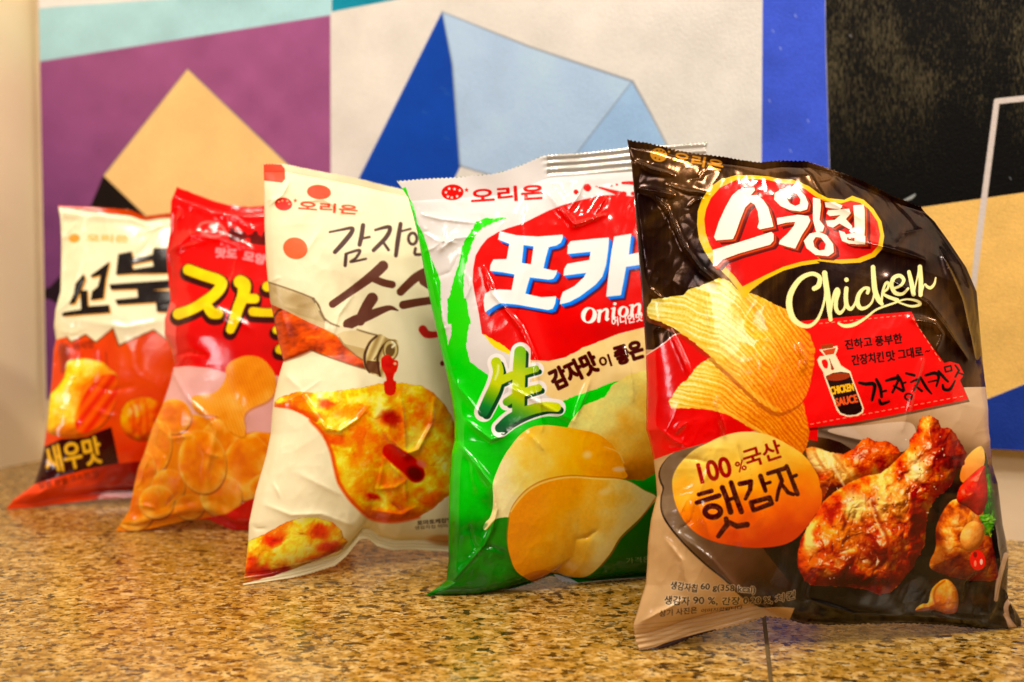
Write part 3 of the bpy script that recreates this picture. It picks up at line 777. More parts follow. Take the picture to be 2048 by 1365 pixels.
    chip1 = conv(Z5(3), [(205, 345), (210, 290), (240, 225), (330, 215), (420, 200), (480, 190), (520, 150), (620, 120), (700, 85), (750, 65), (830, 85), (870, 130), (945, 205), (960, 175), (1040, 190), (1130, 240), (1260, 300), (1300, 360), (1400, 450), (1440, 490), (1480, 600), (1470, 720), (1440, 880), (1410, 960), (1370, 1010), (1310, 1050), (1220, 1085), (1170, 1080), (1050, 1000), (930, 880), (800, 760), (680, 650), (560, 550), (460, 480), (400, 435), (320, 400), (230, 370)])
    k1 = lambda X: 590 + np.interp(X, [1295, 1370, 1440, 1480, 1540, 1620], [0, 12, 34, 62, 132, 250])
    cv.poly(chip2, ridges(k2, 10.5, 0, 0, 0, 0), jag=1.8, metal=0, rough=.26)
    cv.poly(chip1, (150, 60, 6), jag=1.8, shift=(-3, 8), alpha=.55, metal=0)
    raw()
    # keep the chip's own soft shade only where it lies on the second chip
    cv.poly(chip1, ridges(k1, 12.5, 0, 0, 0, 0), jag=1.8, metal=0, rough=.24)
    fr(3)
    cv.stroke([(230, 350, 9), (420, 425, 14), (600, 560, 16), (800, 740, 18), (1000, 930, 18), (1180, 1060, 14)], (232, 176, 52), soft=3, alpha=.55)
    cv.stroke([(390, 1040, 8), (600, 1040, 10), (800, 1080, 12), (1000, 1190, 12), (1200, 1300, 10)], (238, 186, 60), soft=3, alpha=.55)
    cv.stroke([(945, 210, 5), (1050, 330, 7), (1180, 520, 8), (1290, 720, 8)], (196, 104, 14), soft=3, alpha=.45)
    cv.ell(280, 300, 75, 40, (226, 220, 130), soft=.6, alpha=.7); cv.ell(690, 130, 60, 40, (246, 236, 200), soft=.6, alpha=.7)
    # potato
    fr(5)
    pot = [(600, 240), (700, 190), (830, 130), (1000, 97), (1180, 120), (1350, 200), (1490, 300), (1590, 450), (1625, 600), (1600, 740), (1510, 850), (1420, 950), (1300, 1008), (1100, 1030), (900, 1010), (730, 970), (600, 900), (500, 790), (440, 650), (420, 500), (450, 400), (520, 310)]
    def potc(X, Y):
        n = fbm(X * .03, Y * .03, 4, 2); t = np.clip((Y - 862) / 225 + (X - 1490) / 900 + (n - .5) * .25, 0, 1)
        return ramp(t, [(0, (240, 208, 104)), (.28, (242, 186, 54)), (.5, (238, 146, 24)), (.75, (232, 98, 10)), (1, (206, 62, 6))])
    cv.poly(pot, potc, smooth=True, metal=0, rough=.2)
    for i in range(46):
        r = random.Random(i); cv.ell(480 + r.random() * 1050, 160 + r.random() * 820, 4 + r.random() * 6, 3 + r.random() * 4, (176, 92, 14), soft=.5, alpha=.35)
    cv.text('100', (655, 512), (905, 450), 160, (158, 20, 18), bold=1.6)
    cv.text('%', (950, 425), (1022, 398), 84, (150, 30, 20), bold=.6)
    cv.text('국산', (1020, 395), (1312, 300), 150, (150, 28, 18), bold=1.1)
    HB = (66, 24, 14)
    def hs(p, closed=False, smooth=False): cv.stroke(p, lambda X, Y: mixc(HB, (96, 44, 30), sm(.45, .8, fbm(X * .2, Y * .2, 2, 1))), smooth=smooth, closed=closed)
    hs([(632, 600, 17), (735, 572, 19)]); hs([(618, 665, 19), (795, 610, 21)]); hs([(745 + 62 * math.cos(a), 737 + 45 * math.sin(a), 23) for a in np.linspace(0, 2 * np.pi, 12)[:-1]], True, True)
    hs([(822, 545, 22), (860, 640, 22), (888, 740, 24)]); hs([(892, 505, 20), (930, 620, 22), (975, 738, 22)]); hs([(865, 645, 15), (935, 622, 15)])
    hs([(852, 795, 20), (862, 840, 22), (830, 880, 21), (790, 935, 19)]); hs([(880, 825, 20), (940, 855, 22), (1020, 842, 24)])
    hs([(962, 515, 20), (1050, 497, 21), (1045, 560, 19), (1008, 635, 15)]); hs([(1128, 452, 20), (1150, 515, 20), (1168, 570, 17)]); hs([(1155, 520, 13), (1205, 502, 14)])
    hs([(1052, 665, 20), (1200, 625, 20), (1218, 672, 20), (1072, 728, 18)], True)
    hs([(1188, 432, 17), (1320, 392, 19)]); hs([(1270, 415, 18), (1300, 490, 18), (1272, 570, 16), (1258, 645, 14)]); hs([(1300, 520, 15), (1350, 585, 17), (1392, 600, 15)])
    hs([(1338, 372, 17), (1380, 480, 18), (1425, 596, 20)]); hs([(1375, 462, 14), (1415, 446, 15)])
    # logo
    raw()
    def jj(a, b): return conv(Z5(1), a) + conv(Z5(2), b)
    outer = conv(Z5(1), [(880, 345), (1000, 345), (1130, 355)]) + conv(Z5(2), [(0, 305), (80, 310), (180, 350), (240, 395), (300, 425), (400, 435), (450, 410), (520, 435), (580, 490), (630, 570), (648, 660), (635, 740), (590, 790), (500, 825), (380, 832), (230, 815)]) + conv(Z5(1), [(1517, 1012), (1380, 1032), (1240, 1070), (1100, 1140), (1000, 1215), (945, 1280), (900, 1220), (830, 1130), (760, 1060), (700, 1010), (640, 920), (600, 830), (585, 720), (590, 620), (620, 530), (680, 440), (760, 380)])
    inner = conv(Z5(1), [(880, 383), (1000, 375), (1130, 383)]) + conv(Z5(2), [(0, 332), (80, 337), (160, 370), (220, 415), (280, 445), (380, 458), (440, 440), (500, 455), (560, 505), (605, 570), (622, 650), (610, 720), (570, 765), (480, 800), (350, 806), (230, 790)]) + conv(Z5(1), [(1517, 982), (1380, 1000), (1240, 1040), (1100, 1105), (1000, 1155), (930, 1190), (870, 1110), (800, 1040), (730, 965), (680, 870), (650, 780), (640, 680), (655, 600), (690, 520), (760, 440)])
    cv.poly(outer, lambda X, Y: mixc((236, 190, 24), (204, 150, 10), fbm(X * .02, Y * .02, 3, 1)), metal=0)
    cv.poly(inner, lambda X, Y: mixc((226, 20, 5), (190, 22, 4), np.clip(fbm(X * .03, Y * .03, 3, 2) * 1.6 - .4, 0, 1)), metal=0, rough=.2)
    CRM = (240, 228, 192)
    L = []
    L.append((1, [(900, 455), (960, 444), (1020, 438), (1025, 460), (990, 500), (1040, 495), (1085, 530), (1125, 590), (1152, 680), (1165, 735), (1062, 757), (1042, 742), (1056, 700), (1046, 620), (1022, 568), (992, 550), (950, 590), (915, 680), (880, 780), (858, 830), (730, 840), (714, 815), (750, 700), (800, 590), (850, 500)], ()))
    L.append((1, [(705, 912), (900, 855), (1150, 775), (1166, 792), (1166, 842), (1140, 872), (900, 940), (780, 985), (735, 1034), (708, 1036)], ()))
    L.append((1, [(1230, 450), (1290, 432), (1350, 445), (1405, 500), (1430, 560), (1420, 605), (1370, 620), (1290, 610), (1220, 580), (1170, 530), (1175, 480)], ([(1275, 480), (1310, 472), (1345, 490), (1370, 530), (1365, 565), (1330, 578), (1290, 560), (1265, 520)],)))
    L.append((1, [(1190, 670), (1350, 645), (1430, 655), (1445, 690), (1420, 740), (1380, 800), (1350, 860), (1330, 902), (1270, 888), (1205, 867), (1215, 840), (1270, 790), (1320, 730), (1330, 700), (1260, 705), (1195, 722)], ()))
    L.append((2, [(205, 420), (250, 430), (256, 470), (246, 560), (276, 600), (266, 632), (225, 634), (218, 610), (205, 560)], ()))
    L.append((2, [(185, 645), (240, 632), (290, 655), (330, 710), (335, 760), (300, 785), (220, 777), (165, 735), (148, 690)], ([(222, 666), (255, 670), (285, 710), (277, 745), (245, 750), (215, 728), (206, 692)],)))
    L.append((2, [(278, 450), (340, 450), (388, 470), (376, 495), (330, 490), (284, 482)], ()))
    L.append((2, [(300, 500), (430, 490), (440, 520), (410, 555), (450, 600), (430, 617), (370, 582), (330, 607), (295, 597), (285, 565), (340, 560), (375, 530), (310, 537), (290, 520)], ()))
    L.append((2, [(455, 470), (520, 465), (526, 500), (528, 610), (520, 710), (470, 712), (464, 620), (460, 540)], ()))
    L.append((2, [(365, 625), (400, 635), (410, 650), (460, 640), (530, 660), (530, 712), (430, 708), (385, 690), (375, 660)], ([(415, 668), (465, 672), (462, 690), (420, 685)],)))
    for sh, col, al in (((11, 9), (60, 10, 2), .8), ((8, 6), (122, 34, 8), 1), ((5, 4), (196, 66, 12), 1), ((2.5, 2), (150, 40, 8), 1)):
        for k, p, h in L: fr(k); cv.poly(p, col, holes=h, shift=sh, alpha=al, smooth=(len(p) > 12 and k == 1) and False)
    for k, p, h in L: fr(k); cv.poly(p, CRM, holes=h, metal=0, rough=.25)
    # script word
    fr(2); SC = (234, 218, 138)
    for q in ([(212, 985, 15), (240, 965, 16), (245, 915, 14), (200, 893, 13), (140, 915, 15), (95, 962, 17), (62, 1030, 19), (58, 1100, 20), (80, 1168, 18), (125, 1207, 15), (180, 1218, 12), (230, 1180, 10), (262, 1110, 8), (280, 1030, 8), (284, 950, 12), (277, 890, 17)],
              [(277, 888, 16), (284, 950, 18), (298, 1040, 17), (306, 1120, 15), (314, 1178, 12)],
              [(314, 1140, 7), (330, 1040, 9), (352, 992, 13), (362, 1010, 13), (348, 1060, 13), (348, 1110, 13), (370, 1137, 12), (398, 1110, 8), (408, 1060, 8), (412, 990, 12)],
              [(412, 985, 14), (408, 1040, 14), (415, 1090, 14), (438, 1112, 12), (462, 1085, 8), (478, 1040, 7)], [(412, 930, 14), (413, 931, 14)],
              [(543, 1012, 11), (548, 985, 11), (520, 985, 10), (490, 1020, 13), (480, 1070, 15), (500, 1107, 13), (540, 1100, 9), (572, 1065, 7), (586, 1010, 7)],
              [(577, 852, 14), (582, 930, 16), (590, 1000, 17), (612, 1055, 16), (632, 1080, 12)], [(630, 1080, 7), (636, 1010, 8), (655, 955, 9), (672, 950, 8), (668, 985, 8), (640, 1015, 8), (680, 1040, 11), (730, 1055, 10)],
              [(705, 985, 8), (750, 965, 9), (768, 930, 11), (742, 905, 12), (705, 920, 13), (692, 965, 13), (715, 1012, 13), (760, 1018, 10), (795, 985, 8)],
              [(800, 882, 12), (816, 950, 14), (828, 1020, 14)], [(828, 1022, 6), (842, 960, 5), (858, 890, 7), (868, 852, 13)], [(868, 850, 14), (874, 940, 15), (872, 1025, 13)],
              [(872, 1030, 6), (886, 990, 4), (898, 958, 5), (914, 974, 9), (936, 980, 10), (958, 955, 8), (966, 918, 5)],
              [(362, 1200, 6), (400, 1217, 11), (460, 1208, 12), (530, 1168, 8), (600, 1115, 7), (700, 1078, 7), (780, 1052, 6), (850, 1062, 9), (868, 1083, 10), (820, 1095, 8), (760, 1080, 6), (700, 1052, 6), (655, 1030, 6)]):
        cv.stroke(q, SC, metal=0, rough=.25)
    # brand mark at the top
    fr(1); GO = (222, 146, 44)
    cv.ell(295, 192, 64, 52, GO, ang=10)
    for x, y in ((250, 165), (282, 158), (312, 158), (335, 170), (270, 215), (300, 225)):
        cv.poly([(x + (9 if i % 2 == 0 else 4) * math.sin(i * math.pi / 5), y - (9 if i % 2 == 0 else 4) * math.cos(i * math.pi / 5)) for i in range(10)], (62, 40, 16))
    cv.poly([(372 + (14 if i % 2 == 0 else 6) * math.sin(i * math.pi / 5), 168 - (14 if i % 2 == 0 else 6) * math.cos(i * math.pi / 5)) for i in range(10)], GO)
    cv.text('오리온', (405, 238), (775, 312), 74, GO, bold=1.1)
    # flag writing
    fr(4); BK = (28, 14, 8)
    cv.text('진하고', (545, 392), (805, 358), 96, BK, bold=.7); cv.text('풍부한', (838, 358), (1098, 326), 96, BK, bold=.7)
    cv.text('간장치킨', (610, 545), (920, 508), 100, BK, bold=.7); cv.text('맛', (950, 505), (1032, 493), 98, BK, bold=.7); cv.text('그대로', (1062, 488), (1300, 455), 98, BK, bold=.7); cv.stroke([(1318, 412, 5), (1335, 400, 6), (1345, 408, 6), (1362, 396, 5)], BK)
    for q in ([(676, 712, 14), (740, 724, 18), (808, 722, 20), (826, 760, 19), (800, 880, 14)], [(842, 680, 15), (880, 760, 18), (893, 850, 14)], [(880, 806, 9), (935, 790, 12)], [(872, 880, 13), (892, 918, 17), (965, 895, 12)],
              [(938, 692, 12), (1030, 668, 19), (1058, 682, 14), (1000, 805, 12)], [(1012, 742, 11), (1100, 792, 15)], [(1050, 640, 13), (1085, 700, 15), (1112, 785, 13)], [(1088, 722, 9), (1128, 708, 9)],
              [(1132, 620, 11), (1212, 640, 15)], [(1180, 706, 10), (1255, 682, 13), (1210, 785, 10)], [(1222, 742, 9), (1285, 792, 13)], [(1272, 660, 13), (1330, 760, 15), (1380, 820, 8)],
              [(1322, 640, 12), (1410, 618, 17), (1450, 650, 15), (1428, 745, 9)], [(1350, 705, 8), (1430, 688, 9)], [(1450, 602, 13), (1500, 660, 15), (1540, 700, 11)], [(1490, 735, 12), (1502, 775, 15), (1560, 775, 15), (1610, 690, 7)],
              [(1612, 542, 9), (1648, 592, 10)], [(1645, 595, 9), (1612, 655, 9)], [(1640, 612, 8), (1690, 632, 9)]):
        cv.stroke(q, BK)
    cv.stroke([(1155 + 34 * math.cos(a), 848 + 30 * math.sin(a), 10) for a in np.linspace(0, 6.28, 10)[:-1]], BK, closed=True)
    cv.stroke([(1508, 560, 8), (1568, 545, 8), (1578, 592, 8), (1518, 606, 8)], BK, closed=True, smooth=False)
    # sauce bottle
    CR2 = (232, 208, 158)
    cv.poly([(285, 390), (460, 352), (468, 382), (445, 440), (500, 545), (590, 600), (615, 680), (722, 960), (714, 1005), (660, 1035), (560, 1045), (490, 1022), (455, 980), (335, 655), (325, 610), (285, 545), (266, 490), (290, 455), (340, 450)], CR2, smooth=False)
    cv.poly([(310, 500), (352, 486), (372, 528), (362, 572), (330, 562)], (226, 24, 8), smooth=True)
    cv.poly([(318, 398), (450, 372), (430, 432), (350, 445)], (196, 66, 30)); cv.poly([(300, 345), (418, 333), (424, 372), (312, 388)], (150, 62, 24))
    cv.poly([(350, 650), (420, 618), (500, 606), (580, 620), (606, 690), (706, 958), (698, 995), (640, 1025), (560, 1030), (495, 1006), (468, 962)], (44, 14, 8))
    cv.ell(470, 655, 118, 38, (150, 52, 20), ang=-6); cv.stroke([(415, 575, 14), (398, 520, 5), (385, 480, 4)], (150, 60, 30))
    cv.text('CHICKEN', (405, 828), (624, 788), 72, (232, 168, 30), bold=1.0); cv.text('SAUCE', (455, 942), (664, 900), 74, (226, 84, 34), bold=1.0)
    # food photo: drumsticks, peppers, garlic
    raw()
    q6 = lambda P: conv(Z5(6), P)
    CH = [(0, (156, 24, 2)), (.3, (212, 62, 6)), (.55, (238, 98, 14)), (.8, (246, 138, 34)), (1, (250, 180, 76))]
    back = q6([(95, 240), (140, 228), (250, 262), (330, 275), (400, 240), (440, 190), (490, 172), (530, 198), (600, 195), (660, 225), (690, 270), (640, 345), (560, 400), (440, 440), (340, 470), (290, 510), (205, 560), (190, 480), (170, 400), (110, 300)])
    cv.relief(back, CH, [(1640, 920, 50, 30, (252, 206, 110), .9), (1690, 950, 30, 26, (250, 200, 90), .7), (1745, 885, 50, 22, (196, 66, 14), .7), (1665, 985, 30, 20, (96, 26, 4), .8)], dome=26, dome_r=34, lump=12, seed=3, jag=2)
    cv.stroke([(1650, 905, 3), (1670, 940, 3), (1690, 975, 2)], (255, 232, 160), soft=3, alpha=.5); cv.stroke([(1630, 908, 3), (1650, 940, 3), (1672, 970, 2)], (190, 84, 12), soft=3, alpha=.5); cv.stroke([(1668, 912, 3), (1690, 940, 3), (1706, 962, 3)], (190, 90, 14), soft=3, alpha=.5)
    rt = q6([(1010, 560), (1100, 570), (1210, 640), (1262, 860), (1290, 1040), (1180, 1062), (1060, 1050), (950, 1020), (865, 970), (905, 850), (905, 740), (945, 640)])
    cv.relief(rt, [(0, (120, 34, 4)), (.4, (190, 74, 10)), (.7, (226, 116, 24)), (1, (244, 168, 66))], [(1940, 1130, 60, 40, (110, 40, 8), .8), (1880, 1120, 20, 60, (120, 44, 8), .7)], dome=34, dome_r=56, lump=20, lump_s=.024, fine=3, seed=1, jag=1, smooth=True, gloss=.35)
    cv.relief(q6([(1180, 235), (1215, 270), (1255, 450), (1290, 690), (1245, 785), (1208, 775), (1200, 650), (1225, 560), (1215, 400), (1175, 330)]), [(0, (16, 70, 14)), (1, (96, 160, 36))], dome=10, dome_r=15, lump=8, seed=5, jag=2, gloss=.2)
    cv.poly(q6([(1100, 290), (1190, 228), (1203, 345), (1090, 450), (1055, 410)]), lambda X, Y: mixc((240, 190, 80), (232, 120, 36), sm(890, 960, Y)), smooth=True)
    cv.relief(q6([(1090, 440), (1200, 348), (1217, 400), (1227, 550), (1178, 655), (1100, 605), (1040, 570), (1045, 500)]), [(0, (190, 16, 3)), (1, (240, 66, 14))], [(1935, 1010, 30, 26, (120, 8, 2), .7)], dome=18, dome_r=30, lump=5, fine=1, seed=5, smooth=True, gloss=.5)
    cv.relief(q6([(1170, 655), (1240, 645), (1285, 680), (1245, 785), (1210, 740)]), [(0, (60, 130, 16)), (1, (190, 210, 60))], dome=8, dome_r=12, lump=10, lump_s=.08, seed=5, jag=3, gloss=.3)
    drum = q6([(820, 42), (880, 38), (920, 70), (940, 110), (1000, 118), (1045, 180), (1098, 270), (1082, 340), (1040, 380), (1010, 450), (960, 510), (910, 545), (865, 620), (848, 700), (838, 830), (805, 900), (765, 980), (700, 1060), (620, 1135), (560, 1148), (450, 1112), (350, 1100), (250, 1095), (150, 1097), (90, 1062), (48, 980), (46, 900), (66, 810), (105, 730), (155, 660), (205, 570), (275, 510), (370, 450), (460, 412), (560, 395), (620, 350), (690, 280), (740, 230), (745, 180), (790, 130), (800, 80)])
    DI = [(1712, 1012, 30, 34, (255, 214, 100), .95), (1690, 1070, 46, 30, (246, 130, 20), .85), (1765, 1010, 20, 44, (252, 190, 80), .8), (1800, 1000, 24, 44, (246, 170, 60), .7), (1838, 940, 22, 30, (255, 214, 120), .9), (1880, 900, 46, 40, (170, 36, 8), .8), (1905, 935, 26, 34, (110, 14, 2), .75),
          (1752, 1108, 40, 26, (110, 20, 2), .9), (1618, 1078, 14, 38, (255, 206, 90), .9), (1625, 1125, 34, 24, (214, 76, 8), .8), (1656, 1148, 20, 10, (250, 176, 80), .7), (1838, 1060, 14, 60, (150, 26, 3), .8), (1720, 1162, 90, 16, (96, 16, 2), .85), (1700, 1120, 30, 14, (120, 24, 3), .7)]
    cv.relief(drum, CH, DI, dome=58, dome_r=74, lump=38, lump_s=.022, fine=4.2, gloss=1.0, amb=.42, seed=2, jag=2)
    cv.stroke([(1744, 1000, 2.5), (1758, 1040, 3), (1776, 1080, 3.5), (1780, 1120, 3)], (150, 40, 4), soft=4, alpha=.6); cv.stroke([(1738, 1002, 2), (1752, 1042, 2), (1768, 1078, 2)], (255, 206, 110), soft=3, alpha=.6)
    rr = random.Random(4)
    for i in range(110):
        a_, d_ = rr.random(), rr.gauss(0, 1)
        x = 1640 + a_ * 250 + d_ * 20; y = 1120 - a_ * 215 + rr.gauss(0, 1) * 30
        cv.ell(x, y, .8 + rr.random() * 2.4, .7 + rr.random() * 1.3, (255, 236, 200) if i % 3 else (96, 12, 2), ang=rr.random() * 180, soft=.5, alpha=.65)
    fr(6)
    cv.relief([(1130 + 72 * math.cos(t) * .94 - 98 * math.sin(t) * .34, 785 + 72 * math.cos(t) * .34 + 98 * math.sin(t) * .94) for t in np.linspace(0, 6.28, 30)[:-1]], [(0, (226, 130, 40)), (1, (246, 182, 84))], dome=16, dome_r=22, lump=4, fine=1, gloss=.4, seed=3)
    cv.ell(1165, 935, 48, 63, (228, 22, 8), ang=-6); cv.ell(1150, 900, 12, 18, (130, 6, 2)); cv.ell(1188, 945, 9, 18, (255, 190, 160)); cv.ell(1150, 955, 8, 20, (250, 120, 80))
    cv.relief([(960, 1050), (1020, 1090), (1045, 1160), (1035, 1250), (980, 1268), (900, 1245), (790, 1250), (783, 1232), (820, 1205), (858, 1195), (882, 1110)], [(0, (216, 96, 10)), (.5, (240, 140, 28)), (1, (252, 194, 80))], dome=18, dome_r=26, lump=6, fine=1.5, gloss=.3, seed=2, smooth=True)
    cv.stroke([(960, 1060, 5), (905, 1110, 7), (895, 1180, 8), (930, 1235, 6)], (170, 66, 8), soft=3, alpha=.6)
    # nutrition lines
    fr(7); TX = (44, 34, 22)
    H = (226, 196, 156)
    cv.text('생감자칩', (515, 402), (785, 440), 84, TX, bold=.35, halo=H); cv.text('60 g(358 kcal)', (825, 424), (1382, 462), 82, TX, bold=.35, halo=H)
    cv.text('생감자', (455, 560), (712, 575), 92, TX, bold=.35, halo=H); cv.text('90 %,', (750, 566), (1000, 572), 84, TX, bold=.35, halo=H)
    cv.text('간장 0.20 %,', (1042, 572), (1560, 555), 84, TX, bold=.35, halo=H, shear=.1); cv.text('치킨', (1590, 550), (1790, 500), 80, TX, bold=.3, halo=H, shear=.3)
    cv.text('상기 사진은', (405, 688), (790, 650), 66, TX, bold=.2, shear=.1); cv.text('이미지컷입니다', (830, 645), (1250, 610), 36, TX, bold=.1, shear=.3)
    # seal band under the print
    raw()
    for yy in (1250, 1258, 1267, 1276, 1284):
        cv.stroke([(1262, yy + 2, 1.0), (1400, yy - 14, 1.0), (1520, yy - 40, .8)], (150, 104, 62), soft=1.5, alpha=.4)
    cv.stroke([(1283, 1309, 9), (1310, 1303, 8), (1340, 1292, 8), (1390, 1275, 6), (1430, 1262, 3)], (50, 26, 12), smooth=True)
    return cv

# ================================================================== bag: green and red onion flavour
def art_green():
    F1, F2, F3 = (780, 280, 3.792), (840, 600, 4.2667), (840, 860, 3.7917)
    cv = Canvas(780, 275, 1500, 1215, 1.7, (228, 216, 202), rough=.2)
    raw = lambda: cv.fr(0, 0, 1)
    q1 = lambda P: conv(F1, P); q2 = lambda P: conv(F2, P); q3 = lambda P: conv(F3, P)
    raw(); cv.poly([(700, 200), (1600, 200), (1600, 1300), (700, 1300)], lambda X, Y: mixc((222, 210, 195), (206, 193, 178), fbm(X * .01, Y * .01, 3, 1)))
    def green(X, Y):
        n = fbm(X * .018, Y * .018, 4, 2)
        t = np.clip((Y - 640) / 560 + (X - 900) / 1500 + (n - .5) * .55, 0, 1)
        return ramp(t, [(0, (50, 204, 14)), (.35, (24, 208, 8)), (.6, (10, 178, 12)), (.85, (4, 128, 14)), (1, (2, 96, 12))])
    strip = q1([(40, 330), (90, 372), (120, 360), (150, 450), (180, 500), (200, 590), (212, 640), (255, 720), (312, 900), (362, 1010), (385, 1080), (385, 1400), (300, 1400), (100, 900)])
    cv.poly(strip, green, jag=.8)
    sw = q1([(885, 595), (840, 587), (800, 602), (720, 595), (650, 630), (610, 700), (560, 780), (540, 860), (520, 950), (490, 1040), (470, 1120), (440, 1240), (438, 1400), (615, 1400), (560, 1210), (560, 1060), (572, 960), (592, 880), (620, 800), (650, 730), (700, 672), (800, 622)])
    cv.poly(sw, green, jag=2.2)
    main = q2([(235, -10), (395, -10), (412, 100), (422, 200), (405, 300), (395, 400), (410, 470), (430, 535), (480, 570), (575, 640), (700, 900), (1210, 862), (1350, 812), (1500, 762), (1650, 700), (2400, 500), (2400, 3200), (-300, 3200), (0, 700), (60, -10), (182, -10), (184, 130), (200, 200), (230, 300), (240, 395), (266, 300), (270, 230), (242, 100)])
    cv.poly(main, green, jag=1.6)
    # red field
    R = q1([(2600, 400), (1840, 430), (1720, 418), (1600, 425), (1440, 460), (1300, 500), (1200, 540), (1100, 590), (1000, 640), (900, 670), (820, 702), (740, 750), (690, 810), (650, 880), (632, 980), (628, 1080), (650, 1200), (680, 1340)]) + q2([(505, 130), (530, 290), (600, 340), (700, 410), (770, 440), (950, 515), (1100, 525), (1250, 490), (1400, 410), (1550, 350), (1700, 290), (1900, 240), (2800, 60)])
    cv.poly(R, lambda X, Y: mixc((230, 14, 4), (196, 6, 2), np.clip(fbm(X * .015, Y * .015, 3, 4) * 1.5 - .3, 0, 1)), rough=.18)
    cv.fr(*F2); cv.poly([(540, 292), (600, 326), (690, 376), (772, 436), (765, 468), (680, 436), (600, 375)], (232, 200, 20), jag=1.5)
    cv.fr(*F1)
    for q in ([(1410, 395, 18), (1412, 397, 18)], [(1495, 362, 28), (1500, 366, 26)], [(1565, 355, 6), (1640, 378, 10), (1740, 408, 18), (1775, 412, 20)], [(1680, 350, 7), (1682, 350, 7)], [(1720, 340, 8), (1722, 341, 8)], [(1765, 328, 10), (1830, 328, 14), (1930, 340, 16)], [(1840, 408, 14), (1900, 420, 20)], [(2000, 350, 14), (2080, 370, 18)]):
        cv.stroke(q, (206, 20, 14))
    # band of cream paper
    cv.fr(*F2)
    cv.poly([(930, 515), (1100, 527), (1250, 490), (1400, 410), (1550, 350), (1700, 290), (1930, 235), (2700, 90), (2700, 520), (1930, 640), (1650, 702), (1500, 762), (1350, 812), (1215, 868), (1100, 830), (960, 700)], lambda X, Y: mixc((238, 202, 132), (226, 180, 98), fbm(X * .03, Y * .03, 3, 1)), jag=1.6)
    # chips
    def chipc(x0, y0, x1, y1, seed, stops):
        def f(X, Y):
            t = ((X - x0) * (x1 - x0) + (Y - y0) * (y1 - y0)) / ((x1 - x0) ** 2 + (y1 - y0) ** 2)
            n = fbm(X * .02, Y * .02, 4, seed, .5); g = fbm(X * .22, Y * .22, 2, seed + 2)
            return np.clip(ramp(np.clip(t + (n - .5) * .6, 0, 1), stops) * (1 + (g[..., None] - .5) * .07), 0, 1)
        return f
    raw()
    C = q2([(1250, 1110), (1305, 1010), (1400, 900), (1580, 830), (1640, 730), (1780, 640), (2050, 570), (2500, 560), (2700, 1200), (2300, 1700)]) + q3([(1790, 330), (1695, 386), (1560, 380), (1500, 200), (1300, 60)])
    cv.poly(C, chipc(1200, 760, 1330, 970, 2, [(0, (226, 220, 118)), (.25, (232, 200, 92)), (.5, (232, 166, 44)), (.75, (214, 130, 26)), (1, (150, 82, 18))]), smooth=False, jag=1)
    B = q3([(478, 748), (500, 700), (530, 668), (552, 600), (556, 500), (555, 400), (600, 280), (640, 200), (680, 140), (760, 40), (850, -20), (960, -35), (1080, -22), (1200, -2), (1350, 34), (1450, 110), (1520, 200), (1552, 300), (1548, 372), (1200, 400), (900, 440), (760, 540), (700, 655), (640, 665), (570, 684), (505, 757)])
    cv.poly(B, chipc(985, 960, 1190, 920, 1, [(0, (246, 218, 144)), (.25, (248, 212, 104)), (.5, (246, 186, 44)), (.8, (244, 170, 22)), (1, (234, 144, 14))]), smooth=True)
    cv.stroke([(x, y, 1.6) for x, y in B[24:31]], (176, 100, 20), soft=2, alpha=.5)
    A = q3([(1140, 354), (1300, 363), (1500, 373), (1600, 400), (1700, 460), (1792, 510), (1752, 580), (1650, 690), (1520, 815), (1450, 930), (1370, 1030), (1290, 1100), (1220, 1122), (1120, 1112), (1010, 1086), (940, 1120), (875, 1157), (800, 1125), (725, 1065), (682, 950), (665, 850), (670, 740), (690, 630), (740, 540), (830, 450), (960, 385)])
    cv.poly(A, (190, 110, 24), smooth=True, shift=(-2, -3), alpha=.7)
    cv.poly(A, chipc(1020, 1060, 1260, 1120, 3, [(0, (234, 140, 8)), (.35, (238, 152, 16)), (.6, (236, 172, 42)), (.8, (236, 200, 96)), (1, (232, 208, 124))]), smooth=True)
    cv.fr(*F3)
    cv.stroke([(1250, 1080, 30), (1380, 940, 34), (1500, 760, 34), (1640, 620, 26), (1740, 530, 14)], (238, 206, 116), soft=18, alpha=.65)
    cv.stroke([(690, 620, 6), (740, 545, 7), (830, 455, 7), (960, 392, 7), (1140, 360, 6), (1350, 372, 6), (1500, 380, 5)], (248, 206, 96), soft=2, alpha=.8)
    cv.stroke([(1790, 515, 5), (1660, 690, 6), (1525, 820, 6), (1450, 940, 6), (1370, 1036, 5)], (190, 84, 14), soft=2, alpha=.8)
    cv.poly([(870, 1155), (780, 1110), (860, 1075), (950, 1060), (1000, 1085)], (200, 112, 10), alpha=.55)
    cv.ell(1510, 300, 55, 24, (250, 200, 150), soft=.6, alpha=.7); cv.ell(1270, 190, 40, 35, (246, 206, 130), soft=.7, alpha=.6)
    cv.ell(1400, 470, 60, 30, (246, 210, 130), soft=.8, alpha=.5, ang=-20); cv.stroke([(1400, 130, 5), (1500, 170, 5), (1545, 250, 5)], (244, 196, 100), soft=3, alpha=.6)
    rr = random.Random(2)
    for i in range(26):
        x = 240 + rr.random() * 400; y = 700 + rr.random() * 380
        cv.ell(x, y, 6 + rr.random() * 14, 14 + rr.random() * 26, (30, 140, 40) if i % 2 else (8, 92, 20), ang=rr.random() * 60, soft=.5, alpha=.5)
    cv.poly([(1012, 1092), (1120, 1118), (1200, 1160), (1120, 1175), (1055, 1162)], (190, 184, 176))
    cv.text('가격은 제품에', (1565, 1018), (1960, 985), 44, (150, 160, 110), bold=.1)
    # big letters
    cv.fr(*F1)
